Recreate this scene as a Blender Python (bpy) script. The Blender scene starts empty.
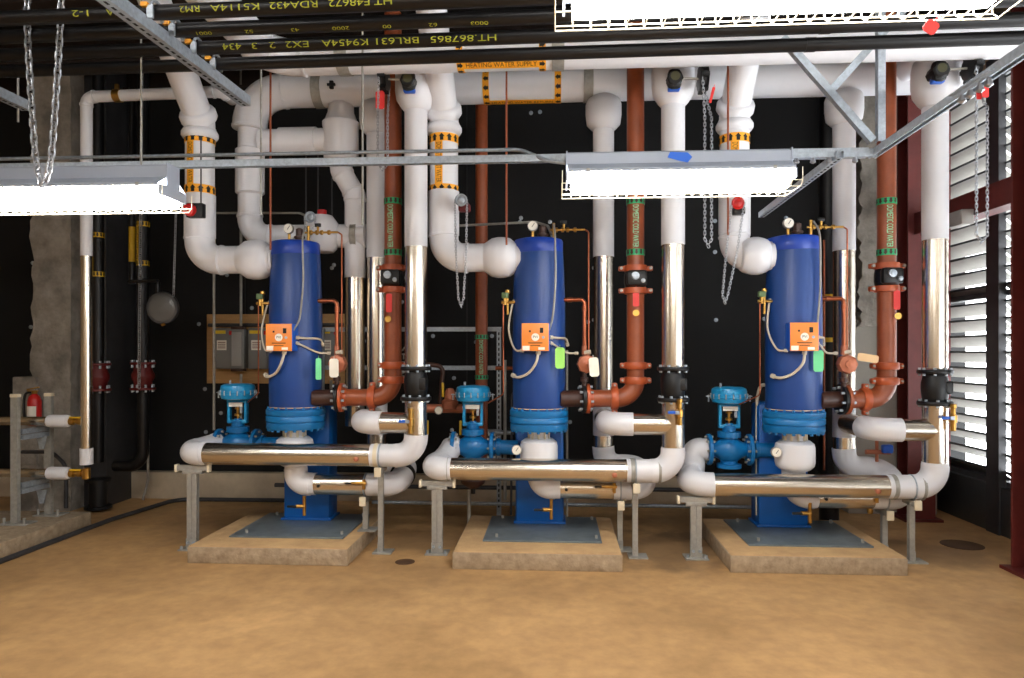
import bpy, bmesh, math, random
from math import pi, sin, cos, radians as R_
from mathutils import Vector as V, Matrix
random.seed(7)
SC = bpy.context.scene
COL = SC.collection

# ------------------------------------------------------------------ camera model (photo is 1024 x 678)
F, UX, HY, TAN, EYE = 700.0, 512.0, 352.0, 43/700.0, 1.6
TH = math.atan(TAN)
def W(px, py, Y):
    """world point seen at photo pixel (px,py) whose depth is the plane y=Y"""
    u = px-UX
    fe = F*cos(TH)+u*sin(TH)
    return V(((u*cos(TH)-F*sin(TH))/fe*Y, Y, EYE+(HY-py)*Y/fe))

# ------------------------------------------------------------------ materials
MATS = {}
def mat(key, col, rough=.5, metal=0., bump=0., bscale=30., var=0., vscale=6., spec=None, col2=None, emit=None, estr=0, stretch=None, coat=0):
    m = bpy.data.materials.new(key); m.use_nodes = True
    nt = m.node_tree; b = nt.nodes['Principled BSDF']
    b.inputs['Roughness'].default_value = rough
    b.inputs['Metallic'].default_value = metal
    if spec is not None: b.inputs['Specular IOR Level'].default_value = spec
    if coat: b.inputs['Coat Weight'].default_value = coat
    c = tuple((x/12.92 if x <= .04045 else ((x+.055)/1.055)**2.4) for x in col)+(1,)
    tc = nt.nodes.new('ShaderNodeTexCoord')
    vec = tc.outputs['Object']
    if stretch:
        mp = nt.nodes.new('ShaderNodeMapping'); mp.inputs['Scale'].default_value = stretch
        nt.links.new(vec, mp.inputs['Vector']); vec = mp.outputs['Vector']
    n = nt.nodes.new('ShaderNodeTexNoise'); n.inputs['Scale'].default_value = vscale; n.inputs['Detail'].default_value = 7
    n.inputs['Roughness'].default_value = .62
    nt.links.new(vec, n.inputs['Vector'])
    r = nt.nodes.new('ShaderNodeValToRGB')
    r.color_ramp.elements[0].position = .33; r.color_ramp.elements[1].position = .68
    if col2 is not None:
        d = tuple((x/12.92 if x <= .04045 else ((x+.055)/1.055)**2.4) for x in col2)+(1,)
    else:
        d = tuple(max(0, x*(1-var)) for x in c[:3])+(1,)
    r.color_ramp.elements[0].color = d; r.color_ramp.elements[1].color = c
    nt.links.new(n.outputs['Fac'], r.inputs['Fac'])
    nt.links.new(r.outputs['Color'], b.inputs['Base Color'])
    if bump:
        n2 = nt.nodes.new('ShaderNodeTexNoise'); n2.inputs['Scale'].default_value = bscale; n2.inputs['Detail'].default_value = 6
        nt.links.new(vec, n2.inputs['Vector'])
        bp = nt.nodes.new('ShaderNodeBump'); bp.inputs['Strength'].default_value = bump; bp.inputs['Distance'].default_value = .02
        nt.links.new(n2.outputs['Fac'], bp.inputs['Height']); nt.links.new(bp.outputs['Normal'], b.inputs['Normal'])
    if emit:
        b.inputs['Emission Color'].default_value = tuple(emit)+(1,)
        b.inputs['Emission Strength'].default_value = estr
    MATS[key] = m
    return m
mat('white_pvc', (.87,.87,.885), .38, var=.05, vscale=3, coat=.1)
mat('stainless', (.86,.82,.76), .25, 1., bump=.02, bscale=5, var=.06, vscale=4)
mat('tank_blue', (.09,.26,.54), .40, var=.12, vscale=4)
mat('rim_blue', (.06,.24,.64), .38, var=.05)
mat('bright_blue', (.06,.44,.69), .35, var=.12, vscale=9)
mat('skirt_blue', (.04,.36,.68), .4, var=.1)
mat('sky_blue', (.13,.58,.80), .3, var=.08)
mat('brown_paint', (.61,.31,.17), .42, var=.3, vscale=6)
mat('dark_brown_paint', (.26,.15,.11), .45, var=.3, vscale=6)
mat('orange_paint', (.72,.34,.18), .42, var=.2, vscale=10)
mat('copper', (.70,.40,.28), .3, .9, var=.25, vscale=14)
mat('cast_copper', (.74,.45,.33), .5, .3, var=.2, vscale=14)
mat('brass', (.80,.62,.32), .3, .95, var=.2, vscale=14)
mat('black_iron', (.075,.075,.08), .45, .2, var=.3, vscale=12)
mat('black_pipe', (.085,.08,.085), .38, .25, var=.35, vscale=14)
mat('black_wall', (.03,.03,.036), .8, var=.35, vscale=1.5, bump=.05, bscale=8)
mat('galvanized', (.70,.74,.78), .42, .5, var=.3, vscale=40)
mat('galv_dull', (.66,.65,.62), .5, .3, var=.25, vscale=25)
mat('slot_dark', (.05,.05,.055), .8)
mat('cream', (.88,.83,.72), .5, var=.05)
mat('hose_cream', (.80,.76,.68), .5, var=.05)
mat('concrete_pad', (.80,.66,.47), .85, var=.22, vscale=7, bump=.25, bscale=45, col2=(.72,.58,.41))
mat('pad_side', (.71,.63,.52), .9, bump=.5, bscale=30, col2=(.58,.50,.40), vscale=16)
mat('concrete_grey', (.64,.61,.57), .9, bump=.8, bscale=16, col2=(.45,.43,.40), vscale=5)
mat('concrete_smooth', (.70,.68,.64), .85, bump=.1, bscale=16, var=.12, vscale=4)
mat('curb_concrete', (.82,.76,.66), .85, bump=.15, bscale=25, col2=(.70,.64,.55), vscale=3)
mat('red_oxide', (.42,.15,.13), .55, var=.3, vscale=7, bump=.05)
mat('orange_label', (.96,.66,.12), .5)
mat('green_label', (.16,.66,.42), .5)
mat('label_black', (.06,.05,.04), .6)
mat('label_white', (.9,.9,.88), .6)
mat('pipe_yellow', (.66,.67,.18), .7)
mat('box_orange', (.93,.55,.22), .42, var=.04)
mat('box_blue', (.10,.36,.78), .4)
mat('white_paper', (.93,.91,.86), .7)
mat('green_tag', (.62,.88,.42), .6)
mat('mint_tag', (.45,.85,.60), .6)
mat('red_tag', (.88,.20,.18), .5)
mat('tan_tag', (.86,.72,.54), .6)
mat('blue_tape', (.13,.38,.78), .6)
mat('red_plastic', (.75,.10,.09), .4)
mat('dark_red', (.40,.08,.08), .5, var=.2)
mat('plywood', (.72,.56,.36), .7, var=.2, vscale=4, stretch=(2,2,14))
mat('grey_box', (.47,.47,.46), .5, var=.05)
mat('grey_box_light', (.62,.61,.59), .5, var=.05)
mat('yellow_label', (.88,.76,.15), .6)
mat('lamp_white', (.60,.63,.68), .4, var=.02)
mat('wire_cream', (.92,.88,.78), .4)
mat('chain_steel', (.66,.67,.69), .35, .8)
mat('slate_plate', (.47,.51,.53), .35, .2, var=.3, vscale=8, bump=.05)
mat('louver_grey', (.62,.61,.59), .5, .1, var=.1)
mat('louver_dark', (.26,.27,.28), .5, .2, var=.15)
mat('steel_dark', (.30,.30,.31), .5, .4, var=.25)
mat('ceiling_dark', (.075,.068,.064), .9, var=.4, vscale=2)
mat('beam_brown', (.17,.12,.10), .8, var=.3)
mat('rear_wall', (.66,.58,.46), .85, var=.1, vscale=2)
mat('rubber_black', (.05,.05,.05), .6)
mat('dark_glass', (.36,.36,.36), .25, 0, spec=.9)
mat('tube_emit', (1,1,1), .4, emit=(1.0,.975,.95), estr=20)
mat('yellow_paint', (.85,.68,.12), .5)
mat('olive_plate', (.25,.24,.12), .5)
mat('green_light', (.55,.90,.70), .5)
mat('solenoid_green', (.36,.46,.30), .5)
mat('stain_brown', (.36,.25,.16), .8, var=.3)

# floor: warm sealed concrete with stains and some painted shade
def floor_mat():
    m = bpy.data.materials.new('sealed_concrete_floor'); m.use_nodes = True
    nt = m.node_tree; b = nt.nodes['Principled BSDF']
    tc = nt.nodes.new('ShaderNodeTexCoord')
    def noise(s, d=8, rg=.6):
        n = nt.nodes.new('ShaderNodeTexNoise'); n.inputs['Scale'].default_value = s; n.inputs['Detail'].default_value = d
        n.inputs['Roughness'].default_value = rg; nt.links.new(tc.outputs['Object'], n.inputs['Vector']); return n
    a = noise(.9); r = nt.nodes.new('ShaderNodeValToRGB')
    r.color_ramp.elements[0].position = .34; r.color_ramp.elements[0].color = (.41,.235,.095,1)
    r.color_ramp.elements[1].position = .66; r.color_ramp.elements[1].color = (.64,.385,.165,1)
    nt.links.new(a.outputs['Fac'], r.inputs['Fac'])
    c = noise(9); r2 = nt.nodes.new('ShaderNodeValToRGB')
    r2.color_ramp.elements[0].position = .3; r2.color_ramp.elements[0].color = (.74,.72,.70,1)
    r2.color_ramp.elements[1].position = .62; r2.color_ramp.elements[1].color = (1,1,1,1)
    nt.links.new(c.outputs['Fac'], r2.inputs['Fac'])
    mx = nt.nodes.new('ShaderNodeMix'); mx.data_type = 'RGBA'; mx.blend_type = 'MULTIPLY'; mx.inputs[0].default_value = .8
    nt.links.new(r.outputs['Color'], mx.inputs[6]); nt.links.new(r2.outputs['Color'], mx.inputs[7])
    # damp brown stains with a ragged outline, plus painted shade behind the pipes
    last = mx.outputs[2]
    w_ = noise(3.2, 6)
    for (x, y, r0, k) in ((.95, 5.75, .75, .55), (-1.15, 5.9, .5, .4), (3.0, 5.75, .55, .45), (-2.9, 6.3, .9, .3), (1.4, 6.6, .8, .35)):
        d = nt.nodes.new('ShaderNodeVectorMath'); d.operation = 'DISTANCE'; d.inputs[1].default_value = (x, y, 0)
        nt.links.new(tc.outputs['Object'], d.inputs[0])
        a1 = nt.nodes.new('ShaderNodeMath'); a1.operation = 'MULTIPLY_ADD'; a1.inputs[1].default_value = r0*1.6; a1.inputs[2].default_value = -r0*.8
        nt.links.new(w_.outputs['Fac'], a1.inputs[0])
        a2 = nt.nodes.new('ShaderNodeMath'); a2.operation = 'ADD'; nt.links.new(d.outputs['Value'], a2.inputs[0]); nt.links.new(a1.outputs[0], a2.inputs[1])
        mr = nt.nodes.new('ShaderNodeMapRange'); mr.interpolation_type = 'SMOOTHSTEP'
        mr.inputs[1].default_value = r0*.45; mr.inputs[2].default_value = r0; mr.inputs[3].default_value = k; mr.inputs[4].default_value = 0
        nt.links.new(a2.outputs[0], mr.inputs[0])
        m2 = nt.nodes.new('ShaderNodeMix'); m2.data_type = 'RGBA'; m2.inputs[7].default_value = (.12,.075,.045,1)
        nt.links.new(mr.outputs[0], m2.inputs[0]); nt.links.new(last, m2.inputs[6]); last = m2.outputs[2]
    nt.links.new(last, b.inputs['Base Color'])
    g = noise(2.5); r3 = nt.nodes.new('ShaderNodeMapRange'); r3.inputs[3].default_value = .42; r3.inputs[4].default_value = .68
    nt.links.new(g.outputs['Fac'], r3.inputs[0]); nt.links.new(r3.outputs[0], b.inputs['Roughness'])
    h = noise(40); bp = nt.nodes.new('ShaderNodeBump'); bp.inputs['Strength'].default_value = .06; bp.inputs['Distance'].default_value = .01
    nt.links.new(h.outputs['Fac'], bp.inputs['Height']); nt.links.new(bp.outputs['Normal'], b.inputs['Normal'])
    MATS['floor'] = m
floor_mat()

# ------------------------------------------------------------------ mesh builder
class MB:
    def __init__(s): s.v = []; s.f = []
    def add(s, vs, fs):
        o = len(s.v); s.v += [tuple(p) for p in vs]; s.f += [[i+o for i in f] for f in fs]; return s
    def box(s, c, d, rot=None, bev=0):
        x, y, z = d[0]/2, d[1]/2, d[2]/2
        if bev <= 0:
            P = [V((a*x, b*y, e*z)) for a in (-1,1) for b in (-1,1) for e in (-1,1)]
            fs = [(0,1,3,2),(4,6,7,5),(0,4,5,1),(2,3,7,6),(0,2,6,4),(1,5,7,3)]
        else:
            bm = bmesh.new(); bmesh.ops.create_cube(bm, size=1)
            for v in bm.verts: v.co = V((v.co.x*d[0], v.co.y*d[1], v.co.z*d[2]))
            bmesh.ops.bevel(bm, geom=bm.edges[:], offset=min(bev, min(d)*.45), segments=2, affect='EDGES', profile=.5)
            bm.verts.index_update()
            P = [v.co.copy() for v in bm.verts]; fs = [[v.index for v in f.verts] for f in bm.faces]; bm.free()
        if rot is not None: P = [rot @ p for p in P]
        c = V(c)
        return s.add([p+c for p in P], fs)
    def tube(s, pts, r, seg=20, caps=True, closed=False):
        pts = [V(p) for p in pts]; n = len(pts)
        rs = r if isinstance(r, (list, tuple)) else [r]*n
        tang = []
        for i in range(n):
            if closed: t = pts[(i+1) % n]-pts[i-1]
            elif i == 0: t = pts[1]-pts[0]
            elif i == n-1: t = pts[-1]-pts[-2]
            else: t = (pts[i+1]-pts[i]).normalized()+(pts[i]-pts[i-1]).normalized()
            tang.append(t.normalized())
        ref = V((0,0,1)) if abs(tang[0].z) < .9 else V((0,-1,0))
        u = (ref-tang[0]*ref.dot(tang[0])).normalized()
        vs = []; fs = []
        for i in range(n):
            u = (u-tang[i]*u.dot(tang[i])).normalized(); w = tang[i].cross(u)
            for k in range(seg):
                a = 2*pi*k/seg; vs.append(pts[i]+(u*cos(a)+w*sin(a))*rs[i])
        m = n if closed else n-1
        for i in range(m):
            j = (i+1) % n
            for k in range(seg):
                l = (k+1) % seg; fs.append((i*seg+k, i*seg+l, j*seg+l, j*seg+k))
        if caps and not closed:
            fs.append(tuple(range(seg))[::-1]); fs.append(tuple(range((n-1)*seg, n*seg)))
        return s.add(vs, fs)
    def cyl(s, a, b, r, seg=20): return s.tube([a, b], r, seg)
    def lathe(s, prof, o, axis=(0,0,1), seg=32):
        """prof: (radius, height) list along axis from origin o"""
        ax = V(axis).normalized(); o = V(o)
        ref = V((0,-1,0)) if abs(ax.y) < .9 else V((0,0,1))
        u = (ref-ax*ref.dot(ax)).normalized(); w = ax.cross(u)
        vs = []; fs = []; n = len(prof)
        for r, h in prof:
            for k in range(seg):
                a = 2*pi*k/seg; vs.append(o+ax*h+(u*cos(a)+w*sin(a))*max(r, 1e-5))
        for i in range(n-1):
            for k in range(seg):
                l = (k+1) % seg; fs.append((i*seg+k, i*seg+l, (i+1)*seg+l, (i+1)*seg+k))
        if prof[0][0] > 1e-4: fs.append(tuple(range(seg))[::-1])
        if prof[-1][0] > 1e-4: fs.append(tuple(range((n-1)*seg, n*seg)))
        return s.add(vs, fs)
    def bolts(s, o, axis, rad, n, br, l0, l1, seg=6, off=0):
        ax = V(axis).normalized(); o = V(o)
        ref = V((0,-1,0)) if abs(ax.y) < .9 else V((0,0,1))
        u = (ref-ax*ref.dot(ax)).normalized(); w = ax.cross(u)
        for k in range(n):
            a = 2*pi*k/n+off; p = o+(u*cos(a)+w*sin(a))*rad
            s.tube([p+ax*l0, p+ax*l1], br, seg)
        return s
    def prism(s, poly, a, b, xdir, ydir):
        """extrude 2d polygon (x,y) from a to b"""
        a, b, xd, yd = V(a), V(b), V(xdir), V(ydir); n = len(poly)
        vs = [a+xd*x+yd*y for x, y in poly]+[b+xd*x+yd*y for x, y in poly]
        fs = [tuple(range(n))[::-1], tuple(range(n, 2*n))]+[(i, (i+1) % n, n+(i+1) % n, n+i) for i in range(n)]
        return s.add(vs, fs)
    def build(s, name, m, parent=None, loc=None, extra=()):
        nf = len(s.f); idx = [0]*nf
        for i, (q, mm) in enumerate(extra):
            s.add(q.v, q.f); idx += [i+1]*len(q.f)
        me = bpy.data.meshes.new(name)
        pl = None
        org = V((0,0,0))
        if parent is not None:
            p = parent
            while p is not None: org = org+p.location; p = p.parent
        elif loc is not None: org = V(loc)
        me.from_pydata([tuple(V(p)-org) for p in s.v], [], s.f)
        bm = bmesh.new(); bm.from_mesh(me); bmesh.ops.recalc_face_normals(bm, faces=bm.faces[:]); bm.to_mesh(me); bm.free()
        for p in me.polygons: p.use_smooth = True
        me.set_sharp_from_angle(angle=R_(38))
        me.materials.append(MATS[m])
        for q, mm in extra: me.materials.append(MATS[mm])
        if extra: me.polygons.foreach_set('material_index', idx)
        o = bpy.data.objects.new(name, me); COL.objects.link(o)
        if parent is not None: o.parent = parent
        elif loc is not None: o.location = loc
        return o

def tag(o, label=None, cat=None, group=None, kind=None):
    if label: o['label'] = label
    if cat: o['category'] = cat
    if group: o['group'] = group
    if kind: o['kind'] = kind
    return o
def thing(name, label, cat, loc, group=None):
    o = bpy.data.objects.new(name, None); COL.objects.link(o); o.location = loc; o.empty_display_size = .1
    return tag(o, label, cat, group)
def kids(o): return [c for c in bpy.data.objects if c.parent == o]
def dup(root, loc, label, rotz=None):
    def cp(o, parent):
        c = o.copy(); COL.objects.link(c); c.parent = parent
        for k in kids(o): cp(k, c)
        return c
    r = cp(root, None); r.location = loc; r['label'] = label
    if rotz is not None: r.rotation_euler = (0,0,rotz)
    return r
def struct(o): o['kind'] = 'structure'; return o

def fillet(pts, Rb, n=12):
    """polyline -> list of ('s',p,q) and ('e',[points])"""
    pts = [V(p) for p in pts]; out = []; cur = pts[0]
    Rs = Rb if isinstance(Rb, (list, tuple)) else [Rb]*(len(pts)-2)
    for i in range(1, len(pts)-1):
        a = (pts[i-1]-pts[i]).normalized(); b = (pts[i+1]-pts[i]).normalized()
        ang = a.angle(b); Rr = Rs[i-1]; d = Rr/math.tan(ang/2)
        d = min(d, .49*(pts[i-1]-pts[i]).length, .49*(pts[i+1]-pts[i]).length); Rr = d*math.tan(ang/2)
        p, q = pts[i]+a*d, pts[i]+b*d
        c = pts[i]+(a+b).normalized()*(Rr/sin(ang/2))
        out.append(('s', cur, p))
        va, vb = p-c, q-c; sw = va.angle(vb); arc = []
        for k in range(n+1):
            t = k/n; arc.append(c+(va*sin((1-t)*sw)+vb*sin(t*sw))/sin(sw))
        out.append(('e', arc)); cur = q
    out.append(('s', cur, pts[-1]))
    return out
def smooth(pts, Rb, n=8):
    o = []
    for g in fillet(pts, Rb, n):
        for p in g[1:] if g[0] == 's' else g[1]:
            if not o or (o[-1]-p).length > 1e-5: o.append(p)
    return o
def curve(pts, n=10):
    """catmull-rom"""
    P = [V(p) for p in pts]; P = [P[0]*2-P[1]]+P+[P[-1]*2-P[-2]]; o = []
    for i in range(1, len(P)-2):
        for k in range(n):
            t = k/n; a, b, c, d = P[i-1:i+3]
            o.append(.5*((2*b)+(c-a)*t+(2*a-5*b+4*c-d)*t*t+(3*b-a-3*c+d)*t**3))
    o.append(P[-2]); return o

def insulated_run(root, pts, r, Rb, segs, elbow='white_pvc', grow=.007, ext=.035, elbow_mats=None, lip=True):
    """straight jackets and fitting covers as parts of root. segs[i]: material or [(t0,t1,mat)] of the i-th polyline leg"""
    g = fillet(pts, Rb); P = [V(p) for p in pts]; si = 0; ei = 0
    for e in g:
        if e[0] == 's':
            spec = segs[si]; a, b = P[si], P[si+1]; L = (b-a).length; d = (b-a)/L
            t0, t1 = (e[1]-a).dot(d), (e[2]-a).dot(d)
            if isinstance(spec, str): spec = [(0, 1, spec)]
            for f0, f1, m in spec:
                x0, x1 = max(t0, f0*L), min(t1, f1*L)
                if x1-x0 < .004 or m is None: continue
                mb = MB(); rr = r+(.003 if m == 'white_pvc' else 0); mb.tube([a+d*x0, a+d*x1], rr, 28)
                if m == 'stainless':
                    k = x0+.45
                    while k < x1-.1:
                        mb.tube([a+d*(k-.008), a+d*(k+.008)], rr+.0016, 28); k += .9
                mb.build({'white_pvc': 'insulation_jacket', 'stainless': 'metal_jacket'}.get(m, 'pipe_section'), m, root)
            si += 1
        else:
            arc = e[1]; em = (elbow_mats[ei] if elbow_mats else elbow); ei += 1
            mb = MB(); d0 = (arc[0]-arc[1]).normalized(); d1 = (arc[-1]-arc[-2]).normalized()
            gr = grow if em == 'white_pvc' else .002
            mb.tube([arc[0]+d0*ext]+arc+[arc[-1]+d1*ext], r+gr, 28)
            if lip and em == 'white_pvc':
                for q, d in ((arc[0], d0), (arc[-1], d1)):
                    mb.lathe([(r+gr-.001, 0), (r+gr+.006, .004), (r+gr+.006, .02), (r+gr-.001, .026)], q+d*(ext-.03), d, 28)
            mb.build('elbow_cover', em, root)

# ------------------------------------------------------------------ writing on pipes
def text_polys(body, size, font_space=1.0):
    cu = bpy.data.curves.new('tmp_text', 'FONT'); cu.body = body; cu.size = size; cu.align_x = 'CENTER'; cu.align_y = 'CENTER'
    cu.space_character = font_space; cu.resolution_u = 3
    ob = bpy.data.objects.new('tmp_text', cu); COL.objects.link(ob)
    dg = bpy.context.evaluated_depsgraph_get(); dg.update()
    me = bpy.data.meshes.new_from_object(ob.evaluated_get(dg))
    bm = bmesh.new(); bm.from_mesh(me); y = -size
    while y < size:
        bmesh.ops.bisect_plane(bm, geom=bm.verts[:]+bm.edges[:]+bm.faces[:], plane_co=(0,y,0), plane_no=(0,1,0)); y += .009
    bm.verts.index_update()
    vs = [v.co.copy() for v in bm.verts]; fs = [[v.index for v in f.verts] for f in bm.faces]; bm.free()
    bpy.data.objects.remove(ob); bpy.data.curves.remove(cu); bpy.data.meshes.remove(me)
    return vs, fs
def wrap(vs, fs, c, d, n, R, name, m, parent, xs=1.0, ys=1.0):
    """bend flat shapes round a cylinder: reading direction d along the axis, n outward"""
    c, d, n = V(c), V(d).normalized(), V(n).normalized(); up = n.cross(d)
    mb = MB()
    mb.add([c+d*(p[0]*xs)+(n*cos(p[1]*ys/R)+up*sin(p[1]*ys/R))*R for p in vs], fs)
    return mb.build(name, m, parent)
def arrow(x, y, L, w):
    return [(x-L/2, y-w*.28), (x, y-w*.28), (x, y-w/2), (x+L/2, y), (x, y+w/2), (x, y+w*.28), (x-L/2, y+w*.28)]
def pipe_label(parent, c, axis_dir, r, length, body, base, ink, n=(0,-1,0), strip=None, text_size=.045, band=.04, narrow=.03, side=0.0, arrowdir=1, xs=1.0):
    """two arrow bands and a lettered strip on a pipe; c is the middle of the label on the axis"""
    c, d = V(c), V(axis_dir).normalized(); R = r+.0045
    for s in (-1, 1):
        q = c+d*(s*(length/2-band/2))
        b = MB(); b.tube([q-d*band/2, q+d*band/2], R, 28, caps=False); bo = b.build('label_band', base, parent)
        vs = []; fs = []
        k = 12
        for i in range(k):
            y = (i-k/2)*2*pi*R/k
            p = arrow(0, y, band*.85*arrowdir, min(.05, 2*pi*R/k*.82)); o = len(vs); vs += p; fs.append(list(range(o, o+7)))
        wrap([V((x, y, 0)) for x, y in vs], fs, q, d, n, R+.0012, 'band_arrows', ink, bo)
    L = length-2*band
    rot = Matrix.Rotation(side, 3, d); nn = rot @ V(n)
    if strip:
        vs = []; fs = []; kk = 6
        for i in range(kk+1):
            y = (i/kk-.5)*narrow; vs += [V((-L/2, y, 0)), V((L/2, y, 0))]
        for i in range(kk): fs.append([2*i, 2*i+1, 2*i+3, 2*i+2])
        wrap(vs, fs, c, d, nn, R, 'label_strip', strip, parent)
    vs, fs = text_polys(body, text_size)
    w = max(p.x for p in vs)-min(p.x for p in vs)
    wrap(vs, fs, c, d, nn, R+.0012, 'label_lettering', ('green_light' if base == 'green_label' else base) if not strip else ink, parent, xs=min(1.3, L*.94/w))

# ------------------------------------------------------------------ room shell
def boxm(x0, x1, y0, y1, z0, z1, bev=0):
    return MB().box(((x0+x1)/2, (y0+y1)/2, (z0+z1)/2), (x1-x0, y1-y0, z1-z0), bev=bev)
XL, XR, YB, YN, ZC = -6.9, 3.93, 7.5, -4.5, 4.75
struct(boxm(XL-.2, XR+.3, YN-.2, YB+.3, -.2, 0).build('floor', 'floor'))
struct(boxm(XL-.2, XR+.3, YN-.2, YB+.3, ZC, ZC+.2).build('ceiling', 'ceiling_dark'))
wall_back = struct(boxm(XL-.2, XR+.3, YB, YB+.2, 0, ZC).build('wall_back', 'black_wall'))
struct(boxm(XL-.2, XL, YN, YB, 0, ZC).build('wall_left', 'rear_wall'))
struct(boxm(XL-.2, XR+.3, YN-.2, YN, 0, ZC).build('wall_rear', 'rear_wall'))
w = MB()
for b in ((XR, XR+.25, YN, -1.75, 0, ZC), (XR, XR+.25, -1.75, YB, 4.12, ZC)):
    w.box(((b[0]+b[1])/2, (b[2]+b[3])/2, (b[4]+b[5])/2), (b[1]-b[0], b[3]-b[2], b[5]-b[4]))
struct(w.build('wall_right', 'rear_wall'))
# concrete curb along the back wall
struct(boxm(XL, 3.2, YB-.12, YB, 0, .29, .008).build('baseboard_back', 'curb_concrete'))
# vertical sheet joints in the black wall membrane, and its anchor bolts
j = MB()
for x in (-5.6, -3.4, -.95, 1.25): j.box((x, YB-.004, 2.5), (.012, .008, 4.3))
j.build('sheet_joint', 'rubber_black', wall_back)
def bolt_mesh():
    b = MB(); b.lathe([(.022, 0), (.022, .006), (.012, .007), (.012, .02), (.0, .022)], (0, 0, 0), (0, -1, 0), 12); return b
first = None
for px, py in [(33,263),(31,327),(199,324),(227,275),(252,308),(205,389),(206,432),(221,413),(247,413),(253,433),(332,268),(334,265),(403,278),(402,302),(364,341),(371,361),(433,336),(477,336),(492,336),
               (477,366),(476,342),(518,78),(531,113),(540,112),(535,72),(521,218),(550,222),(520,222),(588,322),(715,252),(716,320),(764,319),(640,268),(594,320),(594,268),(452,430),(570,422),(715,221),(786,218),(600,210),(454,378)]:
    p = W(px, py, YB)
    if first is None: first = bolt_mesh().build('anchor_bolt', 'galvanized', wall_back); o = first
    else: o = first.copy(); COL.objects.link(o); o.parent = wall_back
    o.location = (p.x, YB, p.z)
# white stencilled letters half hidden behind the pipe in the middle
vs, fs = text_polys('SERV', .17)
q = W(403, 362, YB)
m_ = MB(); m_.add([V((q.x, YB-.003, q.z-p.x*1.0))+V((p.y, 0, 0)) for p in vs], fs); m_.build('wall_lettering', 'galv_dull', wall_back)

# rough concrete pier, back left
def rough_column(name, x0, x1, y0, y1, z0, z1, m, amp, nz=60, nx=14):
    vs = []; fs = []
    ring = [(x0+(x1-x0)*i/nx, y0) for i in range(nx+1)]+[(x1, y1), (x0, y1)]
    n = len(ring); rnd = random.Random(3)
    for k in range(nz+1):
        z = z0+(z1-z0)*k/nz; e0 = rnd.uniform(-1, 1); e1 = rnd.uniform(-1, 1)
        for i, (x, y) in enumerate(ring):
            dx = amp*(e0 if i == 0 or i == n-1 else 0)
            dy = rnd.uniform(-1, 1)*amp*.3 if i <= nx else 0
            vs.append((x+dx, y+dy, z))
    for k in range(nz):
        for i in range(n): fs.append((k*n+i, k*n+(i+1) % n, (k+1)*n+(i+1) % n, (k+1)*n+i))
    fs.append(tuple(range(n))[::-1]); fs.append(tuple(range(nz*n, nz*n+n)))
    return struct(MB().add(vs, fs).build(name, m))
rough_column('wall_pier_left', -5.27, -4.86, 6.75, YB, 0, ZC-.01, 'concrete_grey', .03)
struct(boxm(-5.45, -5.2, 6.72, YB, 0, 1.35, .01).build('wall_pier_left_foot', 'concrete_grey'))
struct(boxm(-4.86, -4.62, 6.95, YB, 0, ZC, .006).build('wall_pier_left_side', 'steel_dark'))
rough_column('wall_pier_right', 2.98, 3.3, 7.05, YB, 1.85, ZC, 'concrete_grey', .03)
struct(boxm(2.9, 3.75, 7.12, YB, 0, 1.92, .01).build('wall_pier_right_foot', 'concrete_smooth'))

# red oxide steel frame in front of the louvres
def hcol(name, x, y, z0, z1, wd=.25, dp=.22, t=.022):
    b = MB(); h = (z0+z1)/2; L = z1-z0
    b.box((x, y-dp/2+t/2, h), (wd, t, L)); b.box((x, y+dp/2-t/2, h), (wd, t, L)); b.box((x, y, h), (t, dp-2*t, L))
    b.box((x, y, z0+.012), (wd+.1, dp+.1, .024))
    return struct(b.build(name, 'red_oxide'))
hcol('column_back', 3.46, 6.95, 0, ZC)
hcol('column_front', 3.468, 5.25, 0, ZC)
b = MB(); b.box((3.47, 6.1, 2.90), (.16, 1.5, .02)); b.box((3.47, 6.1, 2.72), (.16, 1.5, .02)); b.box((3.40, 6.1, 2.81), (.02, 1.5, .17))
struct(b.build('beam_side', 'red_oxide'))

# louvred opening
struct(boxm(XR-.05, XR+.2, -1.75, YB, 0, .42, .004).build('trim_1', 'louver_dark'))
struct(boxm(XR-.03, XR+.2, -1.75, YB, 4.02, 4.14).build('trim_2', 'louver_dark'))
struct(boxm(XR-.03, XR-.0, 7.22, 7.27, .4, 4.05).build('trim_3', 'dark_red'))
def louver(n, y0, y1):
    fr = MB()
    for y in (y0+.008, y1-.008): fr.box((XR-.005, y, 2.22), (.01, .02, 3.62))
    fr.box((XR+.06, (y0+y1)/2, 2.12), (.1, y1-y0, .05)); fr.box((XR+.06, (y0+y1)/2, .44), (.12, y1-y0, .05))
    o = struct(fr.build('window_%d' % n, 'louver_dark'))
    s = MB(); e = MB(); z = .50; a = R_(38)
    while z < 3.98:
        rot = Matrix.Rotation(a, 3, 'Y')
        s.box((XR+.075, (y0+y1)/2, z), (.165, y1-y0-.04, .006), rot)
        e.box((XR-.004, (y0+y1)/2, z+.05), (.008, y1-y0-.04, .02))
        z += .15
    s.build('louver_slats', 'louver_grey', o); e.build('slat_edges', 'louver_dark', o)
louver(1, 6.44, YB+.1); louver(2, 5.38, 6.44); louver(3, 4.6, 5.36); louver(4, 2.5, 4.5); louver(5, .4, 2.4); louver(6, -1.7, .3)
b = MB(); b.box((XR-.025, 6.44, 2.1), (.05, .16, 4.2)); b.box((XR-.06, 6.44, 2.1), (.02, .18, 4.2))
struct(b.build('trim_5', 'steel_dark'))
struct(boxm(XR-.1, XR, 5.34, 5.42, .0, 4.1).build('trim_6', 'steel_dark'))

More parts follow.
